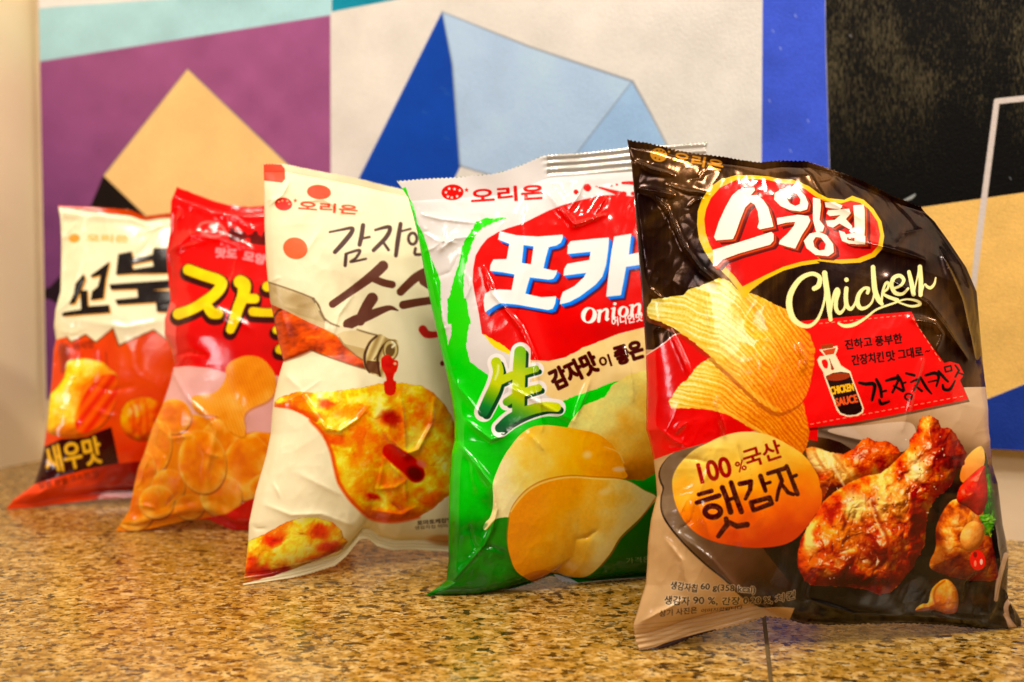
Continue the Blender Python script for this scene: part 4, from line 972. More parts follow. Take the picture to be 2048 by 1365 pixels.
    po = [(835, 695), (960, 725), (1120, 735), (1312, 720), (1312, 745), (1296, 782), (1262, 803), (1205, 815), (1182, 900), (1165, 975), (1240, 992), (1270, 990), (1262, 1022), (1240, 1055), (1205, 1062), (1062, 1045), (1040, 1120), (1028, 1168), (1150, 1195), (1262, 1188), (1255, 1240), (1235, 1283), (1200, 1292), (1100, 1275), (960, 1250), (840, 1240), (790, 1262), (722, 1312), (714, 1270), (710, 1215), (722, 1170), (760, 1145), (830, 1135), (922, 1140), (945, 1022), (850, 1005), (758, 996), (762, 950), (785, 908), (885, 905), (906, 790), (820, 757)]
    poh = [(1015, 800), (1090, 810), (1070, 945), (1000, 935)]
    ka1 = [(1370, 770), (1540, 752), (1662, 742), (1658, 820), (1640, 950), (1612, 1038), (1560, 1100), (1440, 1190), (1360, 1232), (1288, 1250), (1295, 1200), (1312, 1155), (1400, 1110), (1470, 1045), (1490, 1010), (1315, 1032), (1322, 980), (1345, 942), (1512, 912), (1522, 850), (1345, 868), (1350, 800)]
    ka2 = [(1700, 735), (1832, 713), (1812, 872), (1960, 840), (1955, 940), (1792, 965), (1772, 1080), (1752, 1180), (1640, 1192), (1660, 1000), (1680, 850)]
    ch = [(2040, 740), (2240, 700), (2250, 780), (2150, 900), (2260, 1000), (2200, 1060), (2100, 990), (2010, 1090), (1960, 1030), (2080, 880), (2120, 800), (2040, 810)]
    for sh, col, al in (((10, 10), (70, 6, 4), .7), ((7.5, 7), (14, 40, 110), 1), ((6, 5.5), (8, 104, 204), 1), ((3, 3), (10, 120, 216), 1)):
        cv.poly(po, col, holes=[poh], shift=sh, alpha=al); cv.poly(ka1, col, shift=sh, alpha=al); cv.poly(ka2, col, shift=sh, alpha=al)
    for P, h in ((po, [poh]), (ka1, []), (ka2, [])): cv.poly(P, (232, 220, 204), holes=h)
    cv.ell(475, 400, 84, 60, (214, 30, 16), ang=-4)
    for x, y in ((425, 400), (450, 372), (490, 375), (440, 432), (470, 440), (510, 430), (530, 385)):
        cv.poly([(x + (15 if i % 2 == 0 else 6) * math.sin(i * math.pi / 5), y - (15 if i % 2 == 0 else 6) * math.cos(i * math.pi / 5)) for i in range(10)], (236, 214, 196))
    cv.poly([(582 + (20 if i % 2 == 0 else 8) * math.sin(i * math.pi / 5), 382 - (20 if i % 2 == 0 else 8) * math.cos(i * math.pi / 5)) for i in range(10)], (212, 30, 20))
    cv.text('오리온', (622, 484), (1172, 448), 108, (208, 26, 18), bold=1.3)
    cv.fr(*F2)
    ON = (240, 228, 212)
    def ring(cx, cy, rx, ry, a, w0, w1): cv.stroke([(cx + rx * math.cos(t) * math.cos(a) - ry * math.sin(t) * math.sin(a), cy + rx * math.cos(t) * math.sin(a) + ry * math.sin(t) * math.cos(a), w0 + (w1 - w0) * abs(math.cos(t)) ** 1.5) for t in np.linspace(0, 6.283, 21)[:-1]], ON, closed=True)
    ring(1442, 132, 48, 62, .30, 6, 20)
    cv.stroke([(1534, 95, 14), (1525, 182, 14)], ON); cv.stroke([(1512, 92, 6), (1545, 88, 7)], ON); cv.stroke([(1542, 112, 6), (1572, 84, 9), (1598, 90, 13), (1592, 165, 14), (1610, 162, 7)], ON)
    cv.stroke([(1656, 74, 14), (1648, 154, 14), (1666, 150, 7)], ON); cv.stroke([(1634, 76, 6), (1660, 70, 6)], ON); cv.ell(1664, 36, 15, 13, ON)
    ring(1735, 102, 32, 42, .30, 6, 15)
    cv.stroke([(1814, 50, 14), (1804, 132, 14)], ON); cv.stroke([(1790, 48, 6), (1818, 44, 7)], ON); cv.stroke([(1818, 68, 6), (1848, 40, 9), (1874, 46, 13), (1868, 118, 14), (1888, 114, 7)], ON)
    cv.text('어니언맛', (1640, 228), (1905, 180), 72, (236, 222, 206), bold=.7, shear=.1)
    BR = (72, 28, 10)
    cv.text('감자맛', (1165, 778), (1540, 600), 178, BR, bold=2.4); cv.text('이', (1552, 590), (1640, 562), 100, BR, bold=1.0); cv.text('좋은', (1690, 560), (1920, 490), 150, BR, bold=2.4)
    S_ = [[(650, 535, 44), (668, 620, 46), (640, 740, 50), (590, 850, 50), (540, 955, 46)], [(690, 690, 34), (800, 640, 34), (990, 590, 28)], [(855, 445, 50), (845, 600, 54), (840, 800, 54), (838, 975, 52)],
          [(740, 872, 34), (860, 800, 36), (1010, 752, 32)], [(680, 1095, 40), (770, 1020, 46), (900, 955, 46), (1050, 915, 42), (1165, 918, 38)]]
    for q in S_: cv.stroke(q, (238, 222, 206), grow=8.5, shift=(1, 1))
    for q in S_: cv.stroke(q, (14, 66, 34), shift=(7, 6), grow=-1.5)
    def gg(X, Y):
        x = (X - 840) * 4.2667; y = (Y - 600) * 4.2667
        t = np.clip((y - 420) / 700 + (760 - x) / 1500, 0, 1)
        return ramp(t, [(0, (120, 176, 20)), (.25, (186, 200, 12)), (.5, (196, 204, 20)), (.68, (96, 160, 24)), (.85, (20, 118, 44)), (1, (8, 84, 44))])
    for q in S_: cv.stroke(q, gg)
    cv.ell(1120, 905, 80, 28, (214, 210, 20), soft=.8, alpha=.9); cv.stroke([(668, 560, 8), (664, 620, 9), (640, 680, 6)], (240, 240, 190), soft=4, alpha=.7)
    # seal at the top, silver
    raw()
    cv.poly([(1094, 250), (1500, 240), (1500, 338), (1265, 345), (1094, 352)], (196, 182, 162), metal=.35, rough=.3)
    for i in range(9):
        y = 314 + i * 4.6
        cv.stroke([(1094, y + 2, .9), (1430, y - 22, .9)], (166, 150, 130) if i % 2 else (222, 208, 188), soft=1.5, alpha=.4)
    cv.poly([(700, 1182), (858, 1158), (852, 1180), (848, 1215), (700, 1215)], (220, 200, 180))
    return cv

# ================================================================== bag: cream paper bag with bottle and pizza like chip
def art_cream():
    F1, F2, F3 = (500, 310, 4.2667), (500, 560, 4.2667), (470, 840, 3.9)
    cv = Canvas(465, 315, 1060, 1190, 1.6, (238, 218, 168), rough=.52)
    raw = lambda: cv.fr(0, 0, 1)
    q2 = lambda P: conv(F2, P); q3 = lambda P: conv(F3, P)
    raw(); cv.poly([(400, 200), (1100, 200), (1100, 1300), (400, 1300)], lambda X, Y: mixc((240, 222, 174), (228, 206, 156), fbm(X * .02, Y * .02, 4, 1)), rough=.5)
    cv.fr(*F1); OR = (238, 62, 6)
    cv.poly([(60, 60), (270, 86), (298, 120), (302, 205), (275, 240), (60, 214)], OR)
    cv.ell(590, 320, 103, 62, OR, ang=5); cv.ell(388, 800, 105, 92, (236, 84, 8), ang=15)
    cv.ell(287, 422, 74, 55, (222, 36, 12), ang=6)
    for x, y in ((245, 400), (275, 392), (318, 395), (335, 420)):
        cv.ell(x, y, 12, 10, (240, 150, 100), soft=.5)
    cv.poly([(388 + (20 if i % 2 == 0 else 8) * math.sin(i * math.pi / 5), 392 - (20 if i % 2 == 0 else 8) * math.cos(i * math.pi / 5)) for i in range(10)], (222, 50, 14))
    cv.text('오리온', (415, 470), (915, 512), 76, (222, 58, 16), bold=1.0)
    BR = (66, 34, 18)
    for q in ([(680, 660, 9), (780, 640, 11), (870, 626, 15), (862, 670, 20), (790, 760, 21), (725, 830, 18)], [(965, 602, 19), (952, 690, 20), (935, 768, 18)], [(960, 714, 10), (1020, 702, 11)],
              [(820, 850, 15), (812, 945, 15)], [(820, 845, 10), (935, 815, 13), (905, 880, 12), (860, 915, 10), (990, 888, 10)],
              [(1070, 642, 11), (1190, 617, 17), (1165, 700, 19), (1055, 815, 17)], [(1130, 735, 11), (1182, 812, 13)], [(1285, 590, 18), (1262, 730, 20), (1245, 860, 17)], [(1285, 655, 9), (1370, 632, 10)],
              [(1412, 800, 13), (1412, 850, 13), (1500, 845, 12)], [(1470, 720, 8), (1500, 718, 8)], [(1520, 630, 12), (1515, 870, 12)]):
        cv.stroke(q, BR)
    cv.stroke([(1388 + 36 * math.cos(a), 716 + 48 * math.sin(a), 13) for a in np.linspace(0, 6.28, 10)[:-1]], BR, closed=True)
    BR2 = (96, 44, 20)
    cv.stroke([(1135, 948, 44), (1070, 1010, 44), (960, 1095, 38), (820, 1195, 32), (705, 1275, 32)], BR2, smooth=True); cv.stroke([(1060, 1060, 30), (1140, 1092, 32), (1212, 1108, 32)], BR2)
    cv.stroke([(1520, 1000, 48), (1420, 1045, 40), (1340, 1115, 36), (1285, 1170, 34)], BR2); cv.stroke([(1480, 1080, 36), (1560, 1130, 36), (1640, 1170, 32)], BR2); cv.stroke([(1308, 1282, 36), (1450, 1256, 34), (1660, 1230, 32)], BR2)
    cv.fr(*F2)
    cv.stroke([(1042, 160, 50), (1000, 225, 48), (960, 310, 48), (940, 350, 42)], BR2); cv.stroke([(840, 380, 46), (910, 345, 46), (1020, 302, 40), (1130, 258, 30), (1200, 240, 20), (1262, 262, 6)], BR2)
    cv.stroke([(1475, 425, 36), (1505, 462, 34), (1560, 470, 28), (1620, 460, 24)], (196, 18, 8)); cv.ell(1642, 716, 18, 22, (120, 14, 6))
    # bottle: glass, sauce, neck rings
    raw()
    def glass(X, Y):
        n = fbm(X * .03, Y * .03, 3, 2); h = .5 + .5 * np.sin((Y - X * .55) * 1.5)
        return mixc((226, 202, 150), (150, 112, 56), np.clip(n * .8 - .1 + .25 * h, 0, 1))
    body = q2([(60, -20), (155, 18), (250, 42), (400, 100), (545, 160), (590, 215), (625, 300), (650, 350), (700, 372), (760, 398), (950, 430), (1080, 475), (1180, 500), (1150, 830), (1100, 820), (980, 770), (850, 720), (650, 650), (520, 600), (420, 640), (280, 700), (60, 500)])
    cv.poly(body, glass, rough=.3)
    cv.poly(q2([(640, 330), (700, 372), (760, 400), (950, 430), (1070, 475), (1020, 530), (880, 520), (740, 470), (640, 420)]), (238, 218, 174), alpha=.85)
    def sauce(X, Y):
        n = fbm(X * .035 + Y * .01, Y * .06, 4, 4, .6); h = .5 + .5 * np.sin((Y - X * .35) * 1.9)
        return ramp(np.clip(n * 1.5 - .25 + .12 * h, 0, 1), [(0, (110, 30, 4)), (.35, (180, 62, 8)), (.65, (232, 78, 10)), (1, (244, 120, 20))])
    cv.poly(q2([(60, 150), (170, 205), (250, 240), (360, 292), (500, 362), (620, 415), (740, 480), (800, 560), (900, 640), (975, 690), (985, 760), (850, 722), (650, 652), (520, 602), (420, 642), (285, 700), (60, 520)]), sauce, rough=.25)
    cv.fr(*F2)
    cv.stroke([(215, 430, 6), (205, 330, 8), (235, 270, 10), (265, 255, 8)], (70, 30, 8), soft=3, alpha=.8); cv.stroke([(290, 690, 10), (420, 640, 16), (520, 600, 12)], (120, 40, 6), soft=6, alpha=.8)
    cv.stroke([(540, 165, 10), (580, 220, 12), (605, 280, 10), (640, 345, 8)], (92, 66, 28), soft=4, alpha=.85); cv.stroke([(560, 200, 4), (590, 260, 4)], (240, 220, 160), soft=2)
    for a in range(16):
        cv.stroke([(300 + a * 20, 235 + a * 3, 1.6), (420 + a * 16, 300 + a * 5, 1.6)], (130, 96, 44), alpha=.5)
    for a in range(9):
        cv.stroke([(820, 530 + a * 13, 1.4), (960 + a * 3, 560 + a * 13, 1.4)], (150, 116, 60), alpha=.5)
    LN = (92, 64, 26)
    cv.poly([(740, 470), (800, 440), (950, 430), (1080, 480), (1010, 560), (975, 680), (900, 640), (800, 560)], (222, 194, 136)); cv.poly([(800, 545), (980, 590), (968, 690), (900, 645)], (186, 150, 86), alpha=.8)
    for q in ([(160, 22, 4), (400, 102, 5), (545, 160, 6)], [(640, 335, 6), (690, 372, 7), (760, 398, 5)], [(915, 425, 5), (1000, 452, 6), (1085, 474, 6)], [(520, 602, 4), (650, 652, 5), (850, 722, 5), (985, 762, 5)], [(760, 495, 3), (810, 560, 3), (900, 642, 3), (972, 690, 3)]): cv.stroke(q, LN, soft=3, alpha=.85)
    for a in range(12): cv.stroke([(180 + a * 30, 60 + a * 9, 2), (300 + a * 24, 200 + a * 7, 2)], (140, 106, 52), soft=1.5, alpha=.45)
    rim = [(1085, 472), (1130, 470), (1175, 500), (1250, 515), (1270, 560), (1262, 640), (1230, 690), (1150, 830), (1110, 830), (1010, 790), (975, 740), (965, 660), (985, 590), (1030, 520)]
    cv.poly(rim, lambda X, Y: mixc((232, 206, 140), (160, 124, 60), np.clip(.5 + .5 * np.sin(X * .35 + Y * .15) * .8, 0, 1)), smooth=True, rough=.3)
    for q in ([(1082, 480, 9), (1020, 540, 10), (980, 640, 12), (985, 730, 10), (1020, 790, 8)], [(1190, 515, 7), (1130, 570, 9), (1090, 660, 10), (1095, 740, 9), (1110, 820, 8)], [(1120, 600, 4), (1060, 680, 4)]): cv.stroke(q, (76, 44, 16), soft=2)
    cv.poly([(1000, 690), (1110, 700), (1105, 815), (1030, 790), (990, 745)], (80, 34, 12), alpha=.8)
    cv.ell(1200, 590, 58, 75, (200, 170, 100), ang=10); cv.ell(1198, 605, 40, 56, (110, 76, 34), ang=10); cv.stroke([(1215, 530, 10), (1240, 545, 10), (1215, 575, 9)], (246, 228, 180), soft=3)
    cv.stroke([(1200 + 62 * math.cos(a), 598 + 84 * math.sin(a), 5) for a in np.linspace(0, 6.28, 16)[:-1]], (120, 88, 40), closed=True)
    cv.poly([(1130, 662), (1180, 640), (1225, 680), (1265, 700), (1256, 770), (1232, 810), (1226, 850), (1246, 905), (1240, 965), (1205, 990), (1158, 972), (1148, 915), (1165, 860), (1150, 800), (1128, 760), (1120, 705)], lambda X, Y: mixc((236, 44, 6), (206, 24, 4), fbm(X * .1, Y * .1, 2, 1)), smooth=True, rough=.15)
    cv.ell(1238, 716, 16, 14, (250, 180, 130), soft=.5)
    drip = [(1148, 915), (1246, 905), (1240, 965), (1205, 990), (1158, 972)]
    # big chip
    raw()
    big = q2([(215, 1040), (260, 1005), (410, 955), (560, 965), (700, 953), (770, 945), (850, 935), (970, 922), (1080, 890), (1200, 880), (1330, 883), (1460, 905), (1560, 960), (1650, 1050), (1720, 1160), (1755, 1260)]) + q3([(1760, 250), (1790, 420), (1720, 560), (1640, 610), (1550, 690), (1430, 760), (1300, 788), (1180, 796), (1050, 765), (930, 660), (880, 600), (810, 490), (780, 370), (750, 240), (690, 110), (590, 0)]) + q2([(560, 1210), (450, 1140), (350, 1098), (218, 1080)])
    items = [(655, 807, 20, 12, (226, 58, 6), .95), (672, 880, 34, 16, (228, 62, 6), .85), (782, 838, 34, 20, (170, 20, 2), .95), (690, 830, 30, 14, (240, 120, 20), .6), (880, 800, 25, 60, (196, 120, 30), .4), (720, 940, 30, 50, (238, 130, 16), .6), (745, 997, 18, 14, (184, 18, 2), .95), (860, 1000, 30, 20, (226, 70, 8), .8), (780, 1030, 90, 14, (232, 84, 8), .8), (690, 960, 16, 70, (246, 190, 40), .6), (830, 880, 24, 40, (244, 196, 60), .6), (800, 775, 40, 14, (238, 130, 20), .6), (912, 850, 14, 40, (190, 50, 8), .8), (600, 830, 60, 8, (226, 80, 8), .7)]
    cv.poly(big, (206, 60, 4), smooth=False, jag=1.2, rough=.2, shift=(-1, 1))
    cv.relief(big, [(0, (228, 96, 6)), (.35, (242, 142, 12)), (.6, (246, 176, 28)), (.85, (250, 204, 60)), (1, (252, 216, 100))], items, dome=16, dome_r=26, lump=16, lump_s=.02, fine=2.2, gloss=.25, amb=.78, seed=2, jag=1.2, nscale=.025, rough=.14)
    edge = [(x, y, 4) for x, y in q2([(225, 1070), (350, 1092), (450, 1134), (560, 1204)]) + q3([(590, 0), (690, 115), (750, 245), (780, 372), (812, 490), (882, 600), (935, 660), (1050, 762), (1180, 792), (1300, 786), (1430, 756)])]
    cv.stroke(edge, (226, 72, 6), soft=4, alpha=.75)
    cv.stroke([(780, 903, 15), (800, 918, 18), (822, 935, 19), (832, 948, 18)], (206, 14, 4), soft=4, alpha=.95); cv.ell(830, 948, 20, 15, (110, 12, 2), ang=30, soft=.5); cv.ell(843, 928, 13, 8, (236, 110, 90), soft=.6, ang=30, alpha=.8)
    cv.fr(*F2)
    for q in ([(1130, 880, 3), (1148, 915, 40)],): pass
    cv.poly([(1150, 870), (1240, 865), (1248, 905), (1240, 965), (1205, 990), (1158, 972), (1146, 915)], (222, 34, 6), smooth=True)
    # lower chip piece
    raw()
    low = q3([(20, 960), (105, 948), (240, 890), (400, 800), (520, 765), (640, 763), (760, 800), (830, 860), (850, 920), (882, 950), (840, 1010), (700, 1072), (500, 1150), (300, 1220), (20, 1290)])
    cv.relief(low, [(0, (234, 92, 6)), (.35, (244, 146, 14)), (.6, (248, 186, 36)), (1, (252, 218, 96))], [(543, 1080, 24, 14, (222, 36, 6), .95), (585, 1085, 22, 32, (252, 206, 50), .9), (638, 1062, 26, 13, (226, 50, 8), .9), (655, 1095, 26, 16, (216, 40, 6), .9), (540, 1145, 56, 10, (200, 20, 2), .95), (505, 1130, 16, 22, (232, 56, 6), .9), (640, 1115, 50, 9, (236, 90, 14), .8)], dome=12, dome_r=20, lump=14, lump_s=.025, fine=2, gloss=.35, amb=.6, seed=5, jag=.8, nscale=.03, rough=.18)
    cv.fr(*F3)
    cv.text('토마토케찹맛', (1425, 825), (1700, 800), 36, (70, 50, 30), bold=.35); cv.text('생감자칩 이미지', (1405, 858), (1700, 838), 28, (90, 70, 44), bold=.15)
    cv.ell(1640, 940, 150, 46, (206, 140, 70), ang=4, soft=.4, alpha=.8)
    return cv

# ================================================================== bag: red with yellow lettering
def art_red():
    F1, F2 = (300, 360, 3.793), (220, 700, 3.592)
    cv = Canvas(215, 355, 760, 1100, 1.2, (226, 16, 22), rough=.2)
    raw = lambda: cv.fr(0, 0, 1)
    q2 = lambda P: conv(F2, P)
    raw(); cv.poly([(150, 300), (800, 300), (800, 1150), (150, 1150)], lambda X, Y: mixc((230, 14, 24), (196, 4, 14), np.clip(fbm(X * .015, Y * .015, 3, 2) * 1.5 - .3, 0, 1)))
    cv.fr(*F1)
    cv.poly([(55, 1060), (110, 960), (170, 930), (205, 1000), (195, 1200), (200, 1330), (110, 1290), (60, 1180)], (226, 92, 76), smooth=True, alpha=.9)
    def band(X, Y): return mixc((232, 170, 158), (216, 150, 132), fbm(X * .02, Y * .02, 3, 1))
    raw(); cv.poly(q2([(430, 130), (560, 118), (700, 130), (830, 165), (1240, 190), (2200, 330), (2200, 1700), (0, 1700), (0, 900), (400, 300)]), band, smooth=False)
    # lettering with dark edge
    cv.fr(*F1); DK = (64, 30, 10); YE = (236, 200, 6)
    G = [[(292, 682, 42), (400, 722, 42), (520, 762, 42), (542, 800, 42), (490, 870, 42), (400, 935, 42), (310, 985, 40), (215, 1018, 42)], [(430, 950, 36), (470, 1010, 40), (515, 1015, 40)],
         [(685, 775, 50), (715, 800, 50), (705, 880, 44), (670, 970, 42), (640, 1060, 40), (610, 1135, 34)], [(715, 900, 36), (795, 902, 36)],
         [(890, 810, 38), (1010, 820, 42), (1030, 900, 38), (980, 960, 34)], [(780, 1000, 34), (900, 1008, 32), (1080, 1000, 34)], [(1160, 780, 44), (1170, 960, 42)], [(960, 1140, 30), (1120, 1150, 32), (1100, 1230, 30), (980, 1290, 30), (1180, 1300, 30)],
         [(1330, 800, 40), (1460, 810, 42), (1400, 960, 40), (1330, 1050, 38)], [(1420, 960, 36), (1490, 1030, 38)], [(1600, 790, 46), (1590, 1100, 40)]]
    for q in G: cv.stroke(q, DK, grow=5.5, shift=(-1, 7))
    for q in G: cv.stroke(q, DK, grow=4, shift=(1, 2))
    for q in G: cv.stroke(q, lambda X, Y: mixc((242, 208, 8), (220, 176, 4), fbm(X * .05, Y * .05, 2, 1)), rough=.15)
    cv.stroke([(468 + 96 * math.cos(a), 375 + 52 * math.sin(a) + 14 * math.cos(a), 9) for a in np.linspace(0, 6.28, 24)[:-1]], (238, 110, 90), closed=True, alpha=.85)
    cv.ell(476, 356, 34, 24, (250, 200, 180), soft=.5)
    cv.text('농심', (590, 452), (870, 490), 84, (96, 0, 14), bold=3.2)
    cv.text('맛도', (500, 586), (655, 600), 70, (240, 130, 124), bold=1.6); cv.text('모양', (705, 610), (870, 645), 72, (240, 130, 124), bold=1.6); cv.text('도', (910, 650), (980, 660), 70, (240, 130, 124), bold=1.6)
    # heap of round ridged chips
    cv.fr(*F2)
    cv.poly([(300, 540), (345, 500), (400, 385), (440, 365), (520, 400), (600, 520), (760, 480), (820, 470), (900, 560), (980, 600), (1040, 590), (1200, 600), (1900, 560), (2200, 800), (2200, 1290), (1000, 1060), (830, 1180), (640, 1220), (330, 1290), (0, 1340), (0, 1000)], (226, 122, 14))
    def chip(cx, cy, rx, ry, ang, seed, fan=0.0, lo=(206, 92, 6), hi=(238, 160, 44)):
        c, n = math.cos(math.radians(ang)), math.sin(math.radians(ang))
        px, py = cx / F2[2] + F2[0], cy / F2[2] + F2[1]; RX, RY = rx / F2[2], ry / F2[2]
        def f(X, Y):
            x = ((X - px) * c + (Y - py) * n) / RX; y = (-(X - px) * n + (Y - py) * c) / RY
            r = np.sqrt(x * x + y * y)
            s = .5 + .5 * np.sin((x * (1 + .35 * y)) * RX * 1.15 + fan)
            t = np.clip(.10 + .55 * r ** 2.2 + .30 * s * sm(-.7, .4, y) + .12 * y + (fbm(X * .04, Y * .04, 3, seed) - .5) * .5, 0, 1)
            C = ramp(t, [(0, lo), (.4, (224, 112, 10)), (.8, hi), (1, (248, 196, 90))])
            return C
        a = np.linspace(0, 2 * np.pi, 40)[:-1]
        x = rx * np.cos(a); y = ry * np.sin(a)
        P = np.stack([cx + x * c - y * n, cy + x * n + y * c], 1)
        cv.poly(P, (140, 50, 2), shift=(2, 4), alpha=.8)
        cv.relief(P, [(0, (222, 104, 8)), (.4, (236, 132, 16)), (.7, (244, 160, 40)), (1, (250, 190, 80))], dome=11, dome_r=15, lump=6, lump_s=.02, fine=.3, gloss=.35, amb=.78, seed=seed)
        def rid(X, Y):
            C = f(X, Y); return C, .62
        cv.poly(P, rid)
        cv.stroke([(a_[0], a_[1], 3.5) for a_ in P[::3]], (252, 206, 110), closed=True, soft=4, alpha=.35)
    for a in ((1300, 780, 170, 240, 10, 1), (1600, 850, 200, 250, -10, 2), (1080, 780, 170, 190, -10, 3), (620, 570, 130, 100, 20, 2), (460, 480, 125, 125, 0, 4), (800, 660, 150, 170, 20, 5), (980, 850, 175, 235, 10, 1), (330, 710, 112, 195, 10, 3), (215, 900, 110, 170, 12, 5), (170, 1150, 150, 150, 0, 2), (420, 980, 120, 120, 10, 6), (335, 1095, 125, 120, 0, 3), (570, 1130, 105, 90, 0, 4), (800, 1050, 150, 150, 30, 2), (665, 810, 172, 225, -8, 1), (1180, 1000, 180, 110, 10, 3)):
        chip(*a)
    # twisted chip at the top
    raw(); tw = q2([(590, 375), (600, 335), (740, 312), (800, 262), (832, 200), (835, 130), (880, 80), (980, 44), (1080, 58), (1150, 120), (1190, 200), (1186, 300), (1130, 370), (1010, 425), (965, 480), (975, 560), (960, 625), (870, 590), (800, 500), (740, 470), (650, 460), (600, 420)])
    cv.poly(tw, (184, 84, 6), smooth=True, shift=(2, 4), alpha=.5)
    cv.poly(tw, lambda X, Y: ramp(np.clip(.25 + (fbm(X * .03, Y * .03, 3, 2) - .5) * .8 + .18 * np.sin((X - Y * .35) * 1.0) + .3 * sm(0, 1, (np.hypot(X - 505, Y - 765) / 60)), 0, 1), [(0, (214, 104, 8)), (.4, (234, 138, 22)), (.8, (242, 170, 60)), (1, (246, 196, 100))]), smooth=True)
    cv.fr(*F2)
    cv.poly([(620, 1222), (840, 1180), (1000, 1080), (1900, 1020), (2200, 1500), (500, 1500)], (206, 6, 4))
    cv.text('맛짱', (240, 1150), (400, 1160), 46, (170, 60, 10), bold=.6, alpha=0)
    return cv

# ================================================================== bag: cream and orange, left end of the row
def art_orange():
    F1, F2 = (90, 390, 4.137), (0, 700, 4.0139)
    cv = Canvas(-5, 395, 520, 1035, 1.2, (240, 226, 178), rough=.24)
    raw = lambda: cv.fr(0, 0, 1)
    q1 = lambda P: conv(F1, P); q2 = lambda P: conv(F2, P)
    raw(); cv.poly([(-50, 300), (600, 300), (600, 1100), (-50, 1100)], lambda X, Y: mixc((242, 228, 182), (228, 208, 156), fbm(X * .015, Y * .015, 3, 1)))
    cv.fr(*F1)
    cv.stroke([(60, 85, 14), (250, 105, 20), (420, 125, 24), (700, 150, 24), (830, 190, 20), (1030, 170, 20), (1700, 200, 24)], (206, 66, 6))
    cv.ell(243, 362, 48, 36, (222, 150, 52)); cv.text('오리온', (345, 385), (690, 395), 56, (226, 170, 84), bold=1.2)
    DK = (38, 30, 12); OU = (216, 150, 60)
    shapes = [([(322, 655), (335, 700), (305, 780), (250, 900), (200, 912), (240, 820), (252, 740)], []), ([(385, 665), (538, 552), (505, 700), (485, 860), (378, 875), (390, 800), (440, 760), (462, 668), (380, 688)], []),
              ([(292, 795), (352, 790), (357, 925), (532, 912), (540, 978), (330, 992), (138, 1008), (150, 975), (300, 950)], []),
              ([(608, 492), (720, 470), (725, 525), (890, 498), (900, 442), (1050, 440), (1060, 650), (900, 655), (730, 655), (588, 665)], [[(722, 578), (890, 545), (900, 592), (730, 618)]]),
              ([(535, 742), (1060, 705), (1060, 772), (890, 792), (1060, 800), (1060, 960), (1040, 975), (925, 970), (920, 893), (600, 912), (580, 870), (770, 850), (765, 782), (545, 790)], [])]
    sh2 = [([(1120, 600), (1180, 480), (1330, 470), (1330, 540), (1300, 640), (1400, 700), (1350, 740), (1250, 680), (1150, 740), (1100, 700), (1220, 600), (1220, 540)], []), ([(1450, 450), (1520, 450), (1520, 760), (1450, 760)], []), ([(1180, 800), (1240, 800), (1250, 860), (1460, 850), (1460, 800), (1530, 800), (1530, 980), (1180, 990)], [])]
    for P, h in shapes + sh2: cv.poly(P, OU, holes=h, shift=(3, 3))
    for P, h in shapes + sh2: cv.poly(P, DK, holes=h)
    raw()
    box = q1([(60, 1210), (95, 1200), (180, 1178), (215, 1222), (335, 1158), (420, 1222), (562, 1108), (612, 1250), (760, 1180), (900, 1120), (1010, 1200), (1150, 1120), (1300, 1220), (1450, 1120), (1900, 1200)]) + [(600, 1100), (-50, 1100), (60, 760)]
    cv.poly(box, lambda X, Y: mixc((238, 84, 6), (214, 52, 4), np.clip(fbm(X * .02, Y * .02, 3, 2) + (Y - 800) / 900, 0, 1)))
    cv.stroke([(x, y, 1.8) for x, y in box[2:14]], (120, 66, 16), smooth=False, alpha=.8)
    cv.fr(*F2)
    cv.poly([(440, 0), (550, -10), (560, 90), (520, 190), (480, 120)], (150, 48, 6), soft=0) if False else cv.stroke([(510, -10, 40), (520, 90, 34), (505, 170, 14)], (132, 44, 6), soft=10, alpha=.8)
    cv.stroke([(850, 20, 5), (860, 140, 5)], (170, 50, 4)); cv.text('바삭한', (600, 10), (760, -20), 60, (150, 50, 8), bold=1)
    # snack shell
    nut = [(540, 100), (620, 78), (700, 74), (820, 100), (880, 150), (945, 210), (945, 330), (925, 440), (880, 550), (800, 640), (700, 690), (600, 712), (480, 700), (385, 660), (370, 560), (385, 440), (400, 370), (470, 290), (520, 210)]
    def nutc(X, Y):
        x = X * 4.0139; y = (Y - 700) * 4.0139
        t = np.clip((x - 430) / 520 * .7 + (y - 100) / 620 * .7 - .15 + (fbm(X * .03, Y * .03, 3, 3) - .5) * .3, 0, 1)
        return ramp(t, [(0, (246, 214, 90)), (.3, (248, 190, 20)), (.55, (246, 140, 8)), (.8, (240, 90, 4)), (1, (226, 60, 4))])
    cv.relief(nut, [(0, (246, 160, 14)), (.5, (250, 190, 40)), (1, (252, 214, 90))], [(205, 800, 60, 70, (240, 92, 6), .9), (170, 865, 70, 22, (242, 120, 10), .9)], dome=26, dome_r=36, lump=8, fine=1, gloss=.5, amb=.6, seed=4, smooth=True, rough=.15)
    cv.poly([(640, 420), (660, 320), (740, 240), (850, 200), (935, 210), (945, 330), (920, 440), (860, 560), (760, 640), (640, 670), (600, 560)], lambda X, Y: mixc((242, 92, 6), (222, 44, 2), np.clip(.5 + .5 * np.sin((X * .8 + Y * .6) * .28), 0, 1)), smooth=True, rough=.15)
    cv.stroke([(610, 560, 10), (640, 420, 8), (700, 300, 8), (800, 220, 8)], (246, 170, 20), soft=8, alpha=.8)
    # more of the same snack on the box front
    cv.relief([(985, 470), (1060, 400), (1180, 380), (1290, 440), (1330, 560), (1280, 690), (1150, 740), (1030, 700), (970, 590)], [(0, (236, 70, 4)), (.6, (244, 104, 8)), (1, (250, 150, 20))], dome=26, dome_r=36, lump=8, fine=1, gloss=.5, amb=.55, seed=4, smooth=True, rough=.15)
